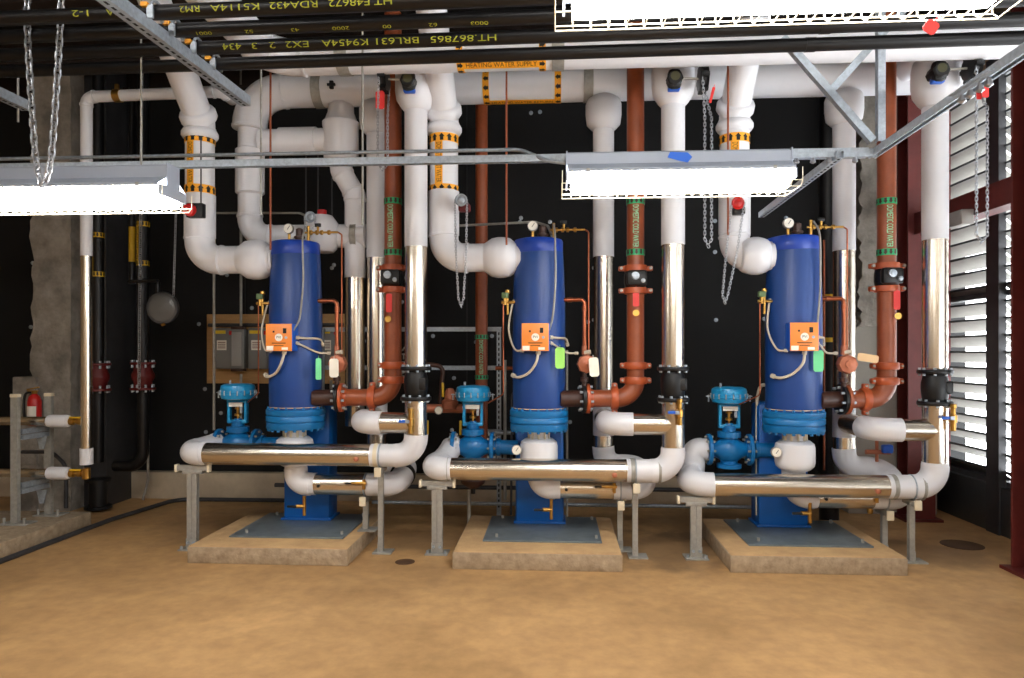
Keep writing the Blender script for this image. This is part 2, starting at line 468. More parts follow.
# ceiling joists
for i, y in enumerate((1.2, 2.4, 3.6, 5.45, 6.6, 7.3)):
    b = MB(); b.box((-1.5, y, 4.72), (10.8, .16, .02)); b.box((-1.5, y, 4.42), (10.8, .16, .02)); b.box((-1.5, y, 4.57), (10.8, .014, .3))
    struct(b.build('ceiling_beam_%d' % (i+1), 'beam_brown'))

# ------------------------------------------------------------------ lamps
EXTRA = []
def make_lamp():
    t = thing('strip_light', 'long fluorescent strip light hanging under the galvanized strut, blue tape on its housing', 'light', (0,0,0), 'fluorescent strip lights')
    L = 1.22
    b = MB(); b.prism([(-.055,.105),(-.055,.165),(-.045,.175),(.045,.175),(.055,.165),(.055,.105)], (-L/2,0,0), (L/2,0,0), (0,1,0), (0,0,1)); b.build('housing', 'lamp_white', t)
    b = MB()
    for s in (-1, 1):
        b.prism([(s*.05,.110),(s*.05,.105),(s*.13,.060),(s*.135,.045),(s*.139,.045),(s*.134,.063)], (-L/2,0,0), (L/2,0,0), (0,1,0), (0,0,1))
        for x in (-.38, -.05, .28): b.box((x, s*.092, .0845), (.006, .09, .006), Matrix.Rotation(-s*.51, 3, 'X'))
    b.build('reflector', 'lamp_white', t)
    for x in (-L/2-.004, L/2+.004):
        b = MB(); b.prism([(-.06,.06),(-.06,.18),(.06,.18),(.06,.06),(.13,.05),(.13,.0),(-.13,.0),(-.13,.05)], (x-.004,0,0), (x+.004,0,0), (0,1,0), (0,0,1)); b.build('end_plate', 'lamp_white', t)
    b = MB(); b.prism([(-.115,.055),(-.122,.03),(-.115,-.01),(-.09,-.03),(.09,-.03),(.115,-.01),(.122,.03),(.115,.055)], (-L/2+.02,0,0), (L/2-.02,0,0), (0,1,0), (0,0,1)); b.build('glowing_lens', 'tube_emit', t)
    b = MB(); n = 24
    prof = [(-.145,.05),(-.145,-.02),(-.115,-.045),(.115,-.045),(.145,-.02),(.145,.05)]
    for i in range(n+1):
        x = -L/2-.03+(L+.06)*i/n; b.tube([(x, y, z) for y, z in prof], .0022, 5)
    for y, z in ((-.147,-.02),(-.118,-.047),(.118,-.047),(.147,-.02),(0,-.047)):
        b.tube([(-L/2-.03,y,z),(L/2+.03,y,z)], .0025, 5)
    b.build('wire_guard', 'wire_cream', t)
    for x in (-.5, .5): b = MB(); b.box((x, -.132, .052), (.018, .012, .022)); b.build('guard_clip', 'galv_dull', t)
    return t
lamp = make_lamp()
lamp.location = (.68, 3.97, 2.54)
b = MB(); b.prism([(-.06,0),(-.045,.03),(.05,.025),(.075,.0),(.05,-.03),(.0,-.018)], (.68+.0,3.97-.058,2.675), (.68,3.97-.0605,2.675), (1,0,0), (0,0,1))
tp = b.build('tape_strip', 'blue_tape', None, (.68, 3.91, 2.675)); tag(tp, 'torn strip of blue tape stuck to the middle strip light', 'tape')
dup(lamp, (-2.64, 3.6, 2.41), 'long fluorescent strip light at the left edge with a chain looped in front')
dup(lamp, (.64, 1.99, 2.612), 'nearest fluorescent strip light, cut by the top edge of the photo')
for i, (x, y, z) in enumerate(((-2.6, 1.2, 4.22), (-2.6, -1.2, 4.0), (.6, -1.2, 4.0), (3.0, -1.2, 4.0), (-4.9, -1.2, 4.0), (2.7, 1.2, 4.22), (0.2, 1.2, 4.22), (-2.6, -3.4, 3.2), (.6, -3.4, 3.2), (2.9, -3.4, 3.2))):  # unseen fill lamps, added for more light from behind and above
    dup(lamp, (x, y, z), 'fluorescent strip light added out of view to brighten the room')

# ------------------------------------------------------------------ strut channel
def channel(mb, a, b, upv, w=.041, h=.041, t=.0028):
    """open C channel, open side towards upv"""
    a, b = V(a), V(b); d = (b-a).normalized(); up = V(upv); up = (up-d*up.dot(d)).normalized(); sd = d.cross(up)
    hw = w/2
    poly = [(-hw,-h/2),(hw,-h/2),(hw,h/2),(hw-.009,h/2),(hw-.009,h/2-t),(hw-t,h/2-t),(hw-t,-h/2+t),(-hw+t,-h/2+t),(-hw+t,h/2-t),(-hw+.009,h/2-t),(-hw+.009,h/2),(-hw,h/2)]
    mb.prism(poly, a, b, sd, up)
def slots(mb, a, b, facev, off=.021, pitch=.05, L=.028, w=.013):
    a, b = V(a), V(b); d = (b-a).normalized(); n = V(facev); n = (n-d*n.dot(d)).normalized(); s = d.cross(n)
    rot = Matrix((d, s, n)).transposed(); k = pitch/2; T = (b-a).length
    while k < T-.02: mb.box(a+d*k+n*off, (L, w, .0016), rot); k += pitch
def strut(label, a, b, openv, slotv=None, name='strut_channel', cat='strut', w=.041, h=.041, group=None, m='galvanized'):
    t = thing(name, label, cat, a, group)
    mb = MB(); channel(mb, a, b, openv, w, h)
    if slotv is None: mb.build('channel', m, t)
    else:
        s = MB(); slots(s, a, b, slotv, off=(h/2 if abs(V(slotv).normalized().dot(V(openv).normalized())) > .5 else w/2)+.0004); mb.build('channel', m, t, extra=[(s,'slot_dark')])
    return t
HZ = 2.718
strut('long galvanized strut running across the photo above the middle strip light', (-4.3, 4.05, HZ), (1.80, 4.05, HZ), (0,0,-1))
tr = strut('galvanized trapeze strut under the black pipes at top left', (-1.89, 4.18, 3.135), (-1.94, 2.6, 3.135), (0,0,1), (0,0,-1), w=.06, h=.06)
strut('galvanized strut running from the louvre side toward the camera at top right', (1.80, 4.10, 2.72), (1.80, 2.2, 2.775), (0,0,-1))
strut('galvanized strut reaching back from the right end of the middle strip light', (1.585, 4.0, 2.70), (1.585, 5.5, 2.655), (0,0,1), (0,0,-1))
strut('short upright galvanized strut at top right beside the brown pipe', (1.855, 4.12, 2.80), (1.855, 4.12, 4.4), (0,1,0))
strut('slanting galvanized strut brace at top right, falling to the right', (1.30, 4.10, 3.40), (1.80, 4.10, 2.80), (1,0,1))
strut('slanting galvanized strut brace at top right, falling to the left', (2.05, 4.16, 3.62), (1.60, 4.16, 3.12), (1,0,-1))
strut('stub of galvanized strut at the left edge with a threaded rod', W(26,106,4.3), W(26,106,4.3)+V((0,-1.6,0)), (0,0,1), (0,0,-1), w=.06, h=.06)
# cone fasteners on right strut
bt = thing('strut_clamp', 'row of small bright bolted clamps under the top right strut', 'clamp', (1.80, 3.2, 2.74))
for y in (3.0, 3.06, 3.13, 3.19): mb = MB(); mb.lathe([(.004,0),(.018,.01),(.012,.03),(.004,.05)], (1.785, y, 2.69), (0,0,1), 10); mb.build('cone_bolt', 'chain_steel', bt)
b = MB(); b.box((1.785, 3.1, 2.748), (.05, .3, .006)); b.build('clamp_plate', 'galvanized', bt)
bt = thing('strut_clamp', 'row of bolts hanging under the right end of the long strut', 'clamp', (1.6, 4.05, 2.70))
for x in (1.36, 1.45, 1.54, 1.68): mb = MB(); mb.lathe([(.004,0),(.016,.008),(.012,.025),(.004,.045)], (x, 4.04, 2.66), (0,0,1), 10); mb.build('cone_bolt', 'chain_steel', bt)
b = MB(); b.box((1.54, 4.05, HZ), (.42, .05, .05)); b.build('clamp_plate', 'galvanized', bt)

# ------------------------------------------------------------------ overhead black pipes with yellow mill marks (upside down)
PZ = 3.2
rows = [(4, 'HT.F48672 RDA432 K5114A RM2 PMA 1-2', 'topmost black ceiling pipe with yellow mill marks reading HT.F48672', 430, .044, 1.0),
        (23, '0003 62 00 2000 43 52 0001', 'second black ceiling pipe from the top, faint yellow marks on its underside', 440, .026, 1.0),
        (42, 'HT.867865 BRL631 K9454A EX2 2 3 434', 'third black ceiling pipe from the top, marked HT.867865 BRL631 K9454A', 498, .045, 1.0),
        (59, None, 'lowest black ceiling pipe crossing the whole width of the photo', 0, 0, 1.0)]
for i, (py, txt, lab, xr, ts, _) in enumerate(rows):
    c = W(380, py, 1.0); Y = (PZ-EYE)/(c.z-EYE)
    t = thing('ceiling_pipe', lab, 'pipe', (0, Y, PZ), 'black ceiling pipes')
    A, B = V((-6.0, Y+.085, PZ)), V((3.7, Y-.078, PZ))
    mb = MB(); mb.tube([A, B], .034, 28)
    for x in (-3.1, 1.3) : mb.tube([(x, A.y+(B.y-A.y)*(x-A.x)/(B.x-A.x), PZ), (x+.05, A.y+(B.y-A.y)*(x+.05-A.x)/(B.x-A.x), PZ)], .037, 24)
    mb.build('pipe_section', 'black_pipe', t)
    if txt:
        ang = {0: .10, 1: .95, 2: .28}[i]
        n = V((0, -cos(ang), -sin(ang)))
        x1 = W(xr, py, Y).x; parts = txt.split(' ')
        x = x1
        pxs = {0: [(520,400),(330,272),(265,213),(205,183),(172,150),(140,110)], 1: None, 2: [(497,432),(420,376),(370,324),(311,287),(278,270),(260,252),(243,224)]}[i]
        if pxs is None:
            pxs = [(440+55-k*46, 400+55-k*46+10) for k in range(len(parts))]
        if i == 0: pxs = [(394,331),(320,272),(262,213),(202,182),(132,108),(94,72)][:len(parts)]
        for wd, (pa, pb) in zip(parts, pxs):
            xa, xb = W(pa, py, Y).x, W(pb, py, Y).x
            vs, fs = text_polys(wd, ts); ww = max(p.x for p in vs)-min(p.x for p in vs)
            yy = A.y+(B.y-A.y)*((xa+xb)/2-A.x)/(B.x-A.x)
            wrap(vs, fs, ((xa+xb)/2, yy, PZ), (A-B), n, .0347, 'mill_mark', 'pipe_yellow', t, xs=min(1.7, (xa-xb)/ww))
    # pipe clamp on the trapeze
    cl = MB(); x = -1.92; y = A.y+(B.y-A.y)*(x-A.x)/(B.x-A.x)
    cl.tube([(x+.045, y+.05*cos(a), PZ+.05*sin(a)) for a in [R_(-30+24*k) for k in range(11)]], .008, 6)
    cl.box((x+.045, y-.052, PZ-.02), (.03, .012, .06)); cl.build('pipe_clamp', 'galvanized', tr)
    cl = MB(); cl.box((x+.02, y-.055, PZ+.012), (.03, .02, .02)); cl.build('clamp_insert', 'orange_label', tr)

# ------------------------------------------------------------------ big white headers at the ceiling
M1Y, M1R = 6.1, .142
gx = W(250, 160, M1Y).x
M1L, M1Rr = W(262, 90, M1Y), W(930, 75, M1Y)
t = thing('insulated_header', 'large white insulated header behind the risers, turning down at its left end', 'pipe', (gx, M1Y, 2.6))
p3 = W(345, 236, M1Y)
insulated_run(t, [(gx, M1Y, p3.z), (gx, M1Y, 3.92), (M1Rr.x+.3, M1Y, 3.92)], M1R, [.3], [[(0,1,None)], 'white_pvc'])
insulated_run(t, [(gx, M1Y, 3.9), (gx, M1Y, p3.z), (W(366,236,M1Y).x, M1Y, p3.z)], .10, [.17], ['white_pvc', 'white_pvc'])
mb = MB(); mb.lathe([(.10,0),(.125,.02),(.125,.40),(.10,.42)], (gx, M1Y, 3.0), seg=28); mb.build('valve_cover', 'white_pvc', t)
for px in (320, 588): 
    x = W(px, 85, M1Y).x; mb = MB(); mb.tube([(x-.04,M1Y,3.92),(x+.04,M1Y,3.92)], M1R+.012, 28); mb.build('steel_band', 'galv_dull', t)
# label on the header
xa, xb = W(484, 85, M1Y).x, W(561, 85, M1Y).x
pipe_label(t, ((xa+xb)/2, M1Y, 3.92), (1,0,0), M1R+.004, xb-xa, 'HEATING WATER RETURN', 'orange_label', 'label_black', n=V((0,-.12,-1)), strip='orange_label', text_size=.05, band=.055, narrow=.075, arrowdir=-1)
mb = MB(); x = W(337, 85, M1Y).x; mb.box((x, M1Y-M1R-.012, 3.91), (.035, .03, .07), bev=.006); mb.box((x, M1Y-M1R-.02, 3.91), (.07, .02, .02)); mb.build('port_knob', 'black_iron', t)

M2Y, M2Z = 5.17, 3.815
t = thing('insulated_header', 'white insulated supply header just above the lowest black pipe, lettered HEATING WATER SUPPLY', 'pipe', (0, M2Y, M2Z))
insulated_run(t, [(-2.14, 2.6, M2Z), (-2.14, M2Y, M2Z), (3.4, M2Y, M2Z)], .125, [.24], ['white_pvc', 'white_pvc'])
xa, xb = W(458, 50, M2Y).x, W(546, 50, M2Y).x
pipe_label(t, ((xa+xb)/2, M2Y, M2Z), (1,0,0), .128, xb-xa, 'HEATING WATER SUPPLY', 'orange_label', 'label_black', n=V((0,-.5,-.86)), strip='orange_label', text_size=.058, band=.05, narrow=.07)
for px in (345, 558): 
    x = W(px, 50, M2Y).x; mb = MB(); mb.tube([(x-.045,M2Y,M2Z),(x+.045,M2Y,M2Z)], .136, 28); mb.build('steel_band', 'galv_dull', t)

# tee between the left riser and the first return
t = thing('insulated_pipe', 'white insulated crossover pipe with fat tee cover left of the first brown pipe', 'pipe', (W(345,135,6.15).x, 6.15, 2.0))
xb_ = W(341, 135, 6.1).x; zb_ = W(341, 140, 6.1).z; xd = W(355, 215, 6.1).x
mb = MB(); mb.tube([(gx+.1, M1Y, zb_), (xb_, M1Y, zb_)], .105, 28); mb.build('insulation_jacket', 'white_pvc', t)
mb = MB(); mb.tube([(gx+.28, M1Y, zb_), (xb_-.22, M1Y, zb_)], .118, 28); mb.build('valve_cover', 'white_pvc', t)
mb = MB(); mb.lathe([(.09,-.22),(.11,-.20),(.148,-.17),(.155,-.10),(.155,.10),(.162,.12),(.162,.15),(.14,.17),(.115,.24),(.112,.3)], (xb_, M1Y, zb_), seg=32); mb.build('tee_cover', 'white_pvc', t)
insulated_run(t, [(xb_, M1Y, 3.8), (xb_, M1Y, W(0,176,6.1).z+.0), (xd, M1Y, W(0,200,6.1).z), (xd, M1Y, .95)], .088, [.09,.09],
              ['white_pvc', 'white_pvc', [(0,.36,'white_pvc'),(.36,1,'stainless')]])
x = W(361, 236, 6.0).x
mb = MB(); mb.tube([(W(355,236,6.1).x-.02,M1Y,p3.z),(W(355,236,6.1).x+.03,M1Y,p3.z)], .125, 28); mb.build('steel_band', 'galv_dull', t)
# bulb on low horizontal with red cap
c = W(322, 234, 6.05)
mb = MB(); mb.lathe([(.10,-.16),(.13,-.13),(.16,-.03),(.15,.08),(.09,.16)], c, seg=28); mb.build('valve_cover', 'white_pvc', t)
mb = MB(); mb.cyl(c+V((0,0,.15)), c+V((0,0,.21)), .04, 14); mb.build('valve_cap', 'red_plastic', t)

# ------------------------------------------------------------------ the three heater bays
CX = [-2.15, -.13, 1.895]
SIDE = ['left', 'middle', 'right']
TY = 5.70
# concrete pads
for k, (x0, x1, yf, yb) in enumerate([(-2.78,-1.545,5.14,6.25), (-.755,.49,5.12,6.28), (1.27,2.515,5.16,6.28)]):
    mb = boxm(x0, x1, yf, yb, 0, .124, .006)
    o = mb.build('concrete_pad', 'pad_side', None, ((x0+x1)/2, (yf+yb)/2, 0), extra=[(boxm(x0+.006, x1-.006, yf+.006, yb-.006, .122, .13, .003), 'concrete_pad')])
    tag(o, ['tan concrete equipment pad under the left blue heater', 'tan concrete equipment pad under the middle blue heater', 'tan concrete equipment pad under the right blue heater'][k], 'concrete pad', 'heater pads')

def make_heater():
    cx = CX[0]; t = thing('water_heater', 'tall blue tank water heater at left, in front of the plywood panel', 'water heater', (cx, TY, .13), 'blue tank water heaters')
    rt = .212
    mb = MB(); mb.lathe([(.205,1.13),(rt,1.15),(rt+.003,1.5),(rt,2.0),(.203,2.27),(.196,2.405)], (cx,TY,0), seg=48); mb.build('tank_shell', 'tank_blue', t)
    mb = MB(); mb.lathe([(.196,2.395),(.199,2.40),(.199,2.49),(.192,2.505),(.16,2.513),(0,2.521)], (cx-.004,TY,0), seg=48); mb.build('tank_cap', 'rim_blue', t)
    # flanges
    mb = MB(); mb.lathe([(0.190,1.1349),(0.233,1.1314),(0.237,1.1278),(0.237,1.0902),(0.234,1.0859),(0.228,1.0845),(0.228,1.0796),(0.235,1.0774),(0.237,1.0746),(0.237,1.0355),(0.232,1.0320),(0.224,1.0306),(0.224,1.0249),(0.234,1.0220),(0.234,0.9787),(0.228,0.9702),(0.142,0.9645)], (cx,TY,0), seg=48); mb.bolts((cx,TY,0), (0,0,1), .216, 20, .011, 1.130, 1.150); mb.bolts((cx,TY,0), (0,0,1), .216, 20, .013, .955, .975); fl = mb.build('flange', 'bright_blue', t)
    mb = MB(); mb.tube([(cx,TY,1.146),(cx,TY,1.152)], .214, 40); mb.build('gasket', 'tan_tag', t)
    # skirt column behind
    mb = MB(); mb.box((cx, 6.06, .66), (.41, .24, 1.02), bev=.03); mb.box((cx, 6.06, 1.15), (.35,.2,.06), bev=.02); mb.build('support_column', 'skirt_blue', t)
    mb = MB(); mb.box((cx+.03, 5.80, .137), (.92, .80, .014), bev=.003); pl = mb; mb = MB()
    for x, y in ((-.36,-.3),(.42,-.3),(-.36,.32),(.42,.32)): mb.cyl((cx+.03+x, 5.8+y,.144), (cx+.03+x,5.8+y,.17), .012, 6)
    pl.build('base_plate', 'slate_plate', t, extra=[(mb, 'galv_dull')])
    mb = MB(); mb.box((cx, 6.06, .154), (.44,.27,.018), bev=.004); mb.build('column_foot', 'skirt_blue', t)
    # bottom tee cover
    mb = MB(); mb.lathe([(.09,.66),(.12,.675),(.145,.70),(.152,.73),(.152,.84),(.145,.875),(.115,.90),(.08,.905),(.08,.96)], (cx-.0,TY-.03,0), seg=36); mb.build('bottom_cover', 'white_pvc', t)
    mb = MB(); mb.bolts((cx,TY-.03,0), (0,0,1), .085, 10, .010, .90, .975); mb.build('cover_studs', 'cream', t)
    # gauge on the bottom inlet
    def gauge(c, r, nm='pressure_gauge'):
        c = V(c); g = MB(); g.lathe([(r*.9,.0),(r,.004),(r,.03),(r*.96,.034),(r*.88,.034)], c+V((0,.03,0)), (0,-1,0), 24); g = g.build(nm, 'galv_dull', t)
        d = MB(); d.lathe([(r*.88,0),(r*.88,.003)], c+V((0,-.003,0)), (0,-1,0), 24); d.build('dial', 'white_paper', g)
        n = MB(); n.box(c+V((r*.1,-.008,r*.15)), (.004,.002,r*.9), Matrix.Rotation(.6,3,'Y')); n.build('needle', 'label_black', g)
    gauge((cx-.175, 5.56, .82), .040)
    # fittings on top
    gauge((cx-.05, 5.66, 2.62), .042)
    mb = MB(); mb.cyl((cx-.05,5.68,2.50),(cx-.05,5.68,2.59), .012, 10); mb.build('gauge_stem', 'brass', t)
    mb = MB(); mb.lathe([(.035,2.50),(.035,2.54),(.045,2.545),(.045,2.56),(.03,2.565),(.03,2.62),(.012,2.63)], (cx+.03,5.70,0), seg=16); mb.build('air_vent', 'dark_brown_paint', t)
    # brass cross on top right with grey sensing line
    mb = MB(); z = 2.585; x = cx+.13
    mb.cyl((x-.01,5.66,2.50),(x-.01,5.66,2.64), .012, 10); mb.cyl((x-.04,5.66,z),(x+.24,5.66,z), .009, 10)
    for q in (.0,.05,.09,.15): mb.lathe([(.016,0),(.02,.004),(.02,.02),(.016,.024)], (x+q,5.66,z), (1,0,0), 8)
    mb.cyl((x+.07,5.66,z),(x+.07,5.66,z+.05), .01, 8); mb.build('brass_fittings', 'brass', t)
    mb = MB(); mb.box((x+.07,5.66,z+.06), (.05,.02,.03), bev=.004); mb.build('ball_handle', 'black_iron', t)
    mb = MB(); mb.tube(smooth([(x+.24,5.66,z),(x+.27,5.66,z-.02),(x+.27,5.66,1.45)], .02), .0065, 8); mb.build('copper_tube', 'copper', t)
    mb = MB(); mb.tube(curve([(cx+.12,5.60,2.62),(cx+.13,5.50,2.50),(cx+.135,5.50,2.2),(cx+.125,5.49,2.0),(cx+.11,5.48,1.86),(cx+.085,5.42,1.77)], 8), .008, 8); mb.build('sensor_hose', 'galv_dull', t)
    # orange control box on the front
    bx, by, bz = cx-.018, 5.455, 1.715
    mb = MB(); mb.box((bx, by, bz), (.214,.12,.214), bev=.006); cb = mb.build('control_box', 'box_blue', t)
    mb = MB(); mb.box((bx-.004, by-.062, bz), (.21,.006,.214), bev=.002); fp = mb; mb = MB(); mb.lathe([(.03,0),(.03,.004)], (bx-.003,by-.065,bz), (0,-1,0), 24); mb.box((bx-.075,by-.0665,bz-.085),(.055,.002,.035)); mb.box((bx+.045,by-.0665,bz-.088),(.05,.002,.02)); stk = mb
    vs, fs = text_polys('PVI', .028)
    mb = MB(); mb.add([V((bx-.003+p.x, by-.0702, bz+p.y)) for p in vs], fs)
    mb.box((bx-.003,by-.0668,bz-.045),(.11,.001,.006)); mb.box((bx-.003,by-.0668,bz-.065),(.075,.001,.005)); mb.box((bx-.045,by-.0668,bz+.045),(.014,.001,.014)); mb.box((bx+.045,by-.068,bz+.052),(.026,.005,.04)); fp.build('faceplate', 'box_orange', cb, extra=[(stk,'white_paper'),(mb,'label_black')])
    mb = MB(); mb.lathe([(.009,0),(.011,.01)], (bx+.058,by-.066,bz-.002), (0,-1,0), 12); mb.build('knob', 'galvanized', cb)
    # hoses
    def hose(pts, r=.011):
        h = MB(); P = curve(pts, 8); h.tube(P, r, 10)
        for q, e in ((P[0],P[1]),(P[-1],P[-2])): d = (e-q).normalized(); h.tube([q-d*.002, q+d*.025], r*1.7, 8)
        h.build('flexible_conduit', 'hose_cream', t)
    hose([(bx+.02,by,bz-.11),(bx+.0,by-.02,bz-.2),(bx-.06,by+.02,bz-.28),(bx-.14,by+.06,bz-.315),(bx-.19,by+.12,bz-.30)])
    hose([(bx+.11,by,bz+.0),(bx+.17,by+.05,bz-.005),(bx+.235,by+.2,bz-.01),(bx+.25,by+.25,bz-.06)], .009)
    hose([(bx+.11,by,bz-.04),(bx+.16,by+.05,bz-.07),(bx+.24,by+.15,bz-.12),(bx+.33,by+.18,bz-.125)], .008)
    hose([(bx-.10,by+.02,bz-.105),(bx-.17,by+.06,bz-.09),(bx-.22,by+.12,bz+.06),(bx-.20,by+.16,bz+.24),(bx-.18,by+.18,bz+.30)], .008)
    # solenoid and brass at the left shoulder
    mb = MB(); mb.box((cx-.27,5.62,2.055), (.055,.05,.045), bev=.006); so = mb.build('solenoid', 'solenoid_green', t)
    mb = MB(); mb.cyl((cx-.27,5.62,1.98),(cx-.27,5.62,2.035), .016, 10); mb.cyl((cx-.30,5.62,2.0),(cx-.19,5.62,2.0), .013, 10); mb.cyl((cx-.25,5.62,1.90),(cx-.25,5.62,2.10), .011, 10); mb.lathe([(.018,0),(.022,.01),(.018,.03)],(cx-.25,5.62,2.07),(0,0,1),10); mb.build('solenoid_fittings', 'brass', so)
    mb = MB(); mb.tube(smooth([(cx-.285,5.62,2.0),(cx-.285,5.62,1.26),(cx-.42,5.72,1.18)], .04), .0055, 8); mb.build('copper_tube', 'copper', t)
    # drain on lower side
    mb = MB(); mb.cyl((cx+.10,5.62,.42),(cx+.10,5.62,.26), .014, 10); mb.cyl((cx+.03,5.62,.335),(cx+.11,5.62,.335), .016, 10); dr = mb.build('drain_valve', 'brass', t)
    mb = MB(); mb.box((cx+.0,5.61,.335),(.08,.02,.02), bev=.006); mb.build('valve_handle', 'black_iron', dr)
    return t
h0 = make_heater()
dup(h0, (CX[1], TY, .13), 'tall blue tank water heater standing in the middle of the three')
dup(h0, (CX[2], TY, .13), 'tall blue tank water heater at right, nearest the louvred opening')

# ---- control valves
VX = [W(238,437,5.95).x, W(473,443,5.95).x, W(729,447,5.95).x]
VZ = [.80, .79, .785]
VY = 5.95
def make_valve():
    x, z = VX[0], VZ[0]
    t = thing('control_valve', 'blue pneumatic control valve left of the left heater, below the grey switch boxes', 'valve', (x, VY, z), 'blue control valves')
    mb = MB(); mb.lathe([(.075,-.165),(.075,-.14),(.055,-.135),(.07,-.10),(.105,-.05),(.115,0),(.105,.05),(.07,.10),(.055,.135),(.075,.14),(.075,.165)], (x,VY,z), (1,0,0), 28)
    mb.lathe([(.06,-.155),(.10,-.15),(.10,-.12),(.07,-.115),(.07,.1),(.095,.105),(.095,.15),(.06,.155)], (x,VY,z), (0,0,1), 28); mb.build('valve_body', 'bright_blue', t)
    for s in (-1, 1):
        mb = MB(); mb.lathe([(.125,0),(.13,.004),(.13,.028),(.125,.032)], (x+s*.15,VY,z), (s,0,0), 28); q = MB().bolts((x+s*.15,VY,z), (s,0,0), .105, 8, .01, -.02, .05); mb.build('flange', 'bright_blue', t, extra=[(q,'galv_dull')])
    mb = MB(); mb.lathe([(.03,.15),(.055,.155),(.055,.20),(.035,.205),(.03,.22)], (x,VY,z), seg=16); mb.build('bonnet', 'bright_blue', t)
    mb = MB()
    for s in (-1, 1): mb.box((x+s*.075,VY,z+.28), (.024,.05,.19), bev=.006)
    mb.box((x,VY,z+.195), (.174,.06,.03), bev=.008); mb.box((x,VY,z+.372), (.174,.07,.026), bev=.008); mb.build('yoke', 'sky_blue', t)
    mb = MB(); mb.cyl((x,VY,z+.2),(x,VY,z+.37), .009, 10); mb.lathe([(.0,.24),(.03,.245),(.03,.262),(.012,.27),(.012,.30),(.026,.302),(.026,.315),(.0,.32)], (x,VY,z), seg=14); mb.build('stem', 'brass', t)
    mb = MB(); mb.box((x-.0,VY-.045,z+.345), (.12,.004,.035)); mb.build('nameplate', 'white_paper', t)
    mb = MB(); mb.box((x+.045,VY-.035,z+.30), (.02,.02,.06)); mb.build('travel_scale', 'galvanized', t)
    mb = MB(); mb.lathe([(.05,.385),(.11,.388),(.135,.396),(.142,.415),(.145,.433),(.150,.436),(.150,.456),(.145,.459),(.144,.49),(.137,.510),(.11,.522),(.03,.527),(0,.527)], (x,VY,z), seg=40); a = mb.build('actuator', 'sky_blue', t)
    mb = MB(); mb.bolts((x,VY,z), (0,0,1), .149, 16, .006, .427, .468); mb.build('casing_bolts', 'galvanized', a)
    mb = MB()
    for s in (-1, 1): mb.box((x+s*.165,VY,z+.446), (.045,.03,.008)); mb.cyl((x+s*.17,VY-.01,z+.40),(x+s*.17,VY-.01,z+.455), .006, 6)
    mb.cyl((x-.07,VY,z+.515),(x-.07,VY,z+.555), .01, 8); mb.build('lifting_lug', 'galvanized', a)
    mb = MB(); mb.tube([(x+.16,VY,z),(x+.39,VY-.02,z)], .062, 20); mb.lathe([(.062,.20),(.075,.205),(.075,.235),(.062,.24)], (x,VY,z), (1,0,0), 20); mb.build('outlet_pipe', 'bright_blue', t)
    return t
v0 = make_valve()
dup(v0, (VX[1], VY, VZ[1]), 'blue pneumatic control valve between the left and middle heaters')
dup(v0, (VX[2], VY, VZ[2]), 'blue pneumatic control valve between the middle and right heaters')

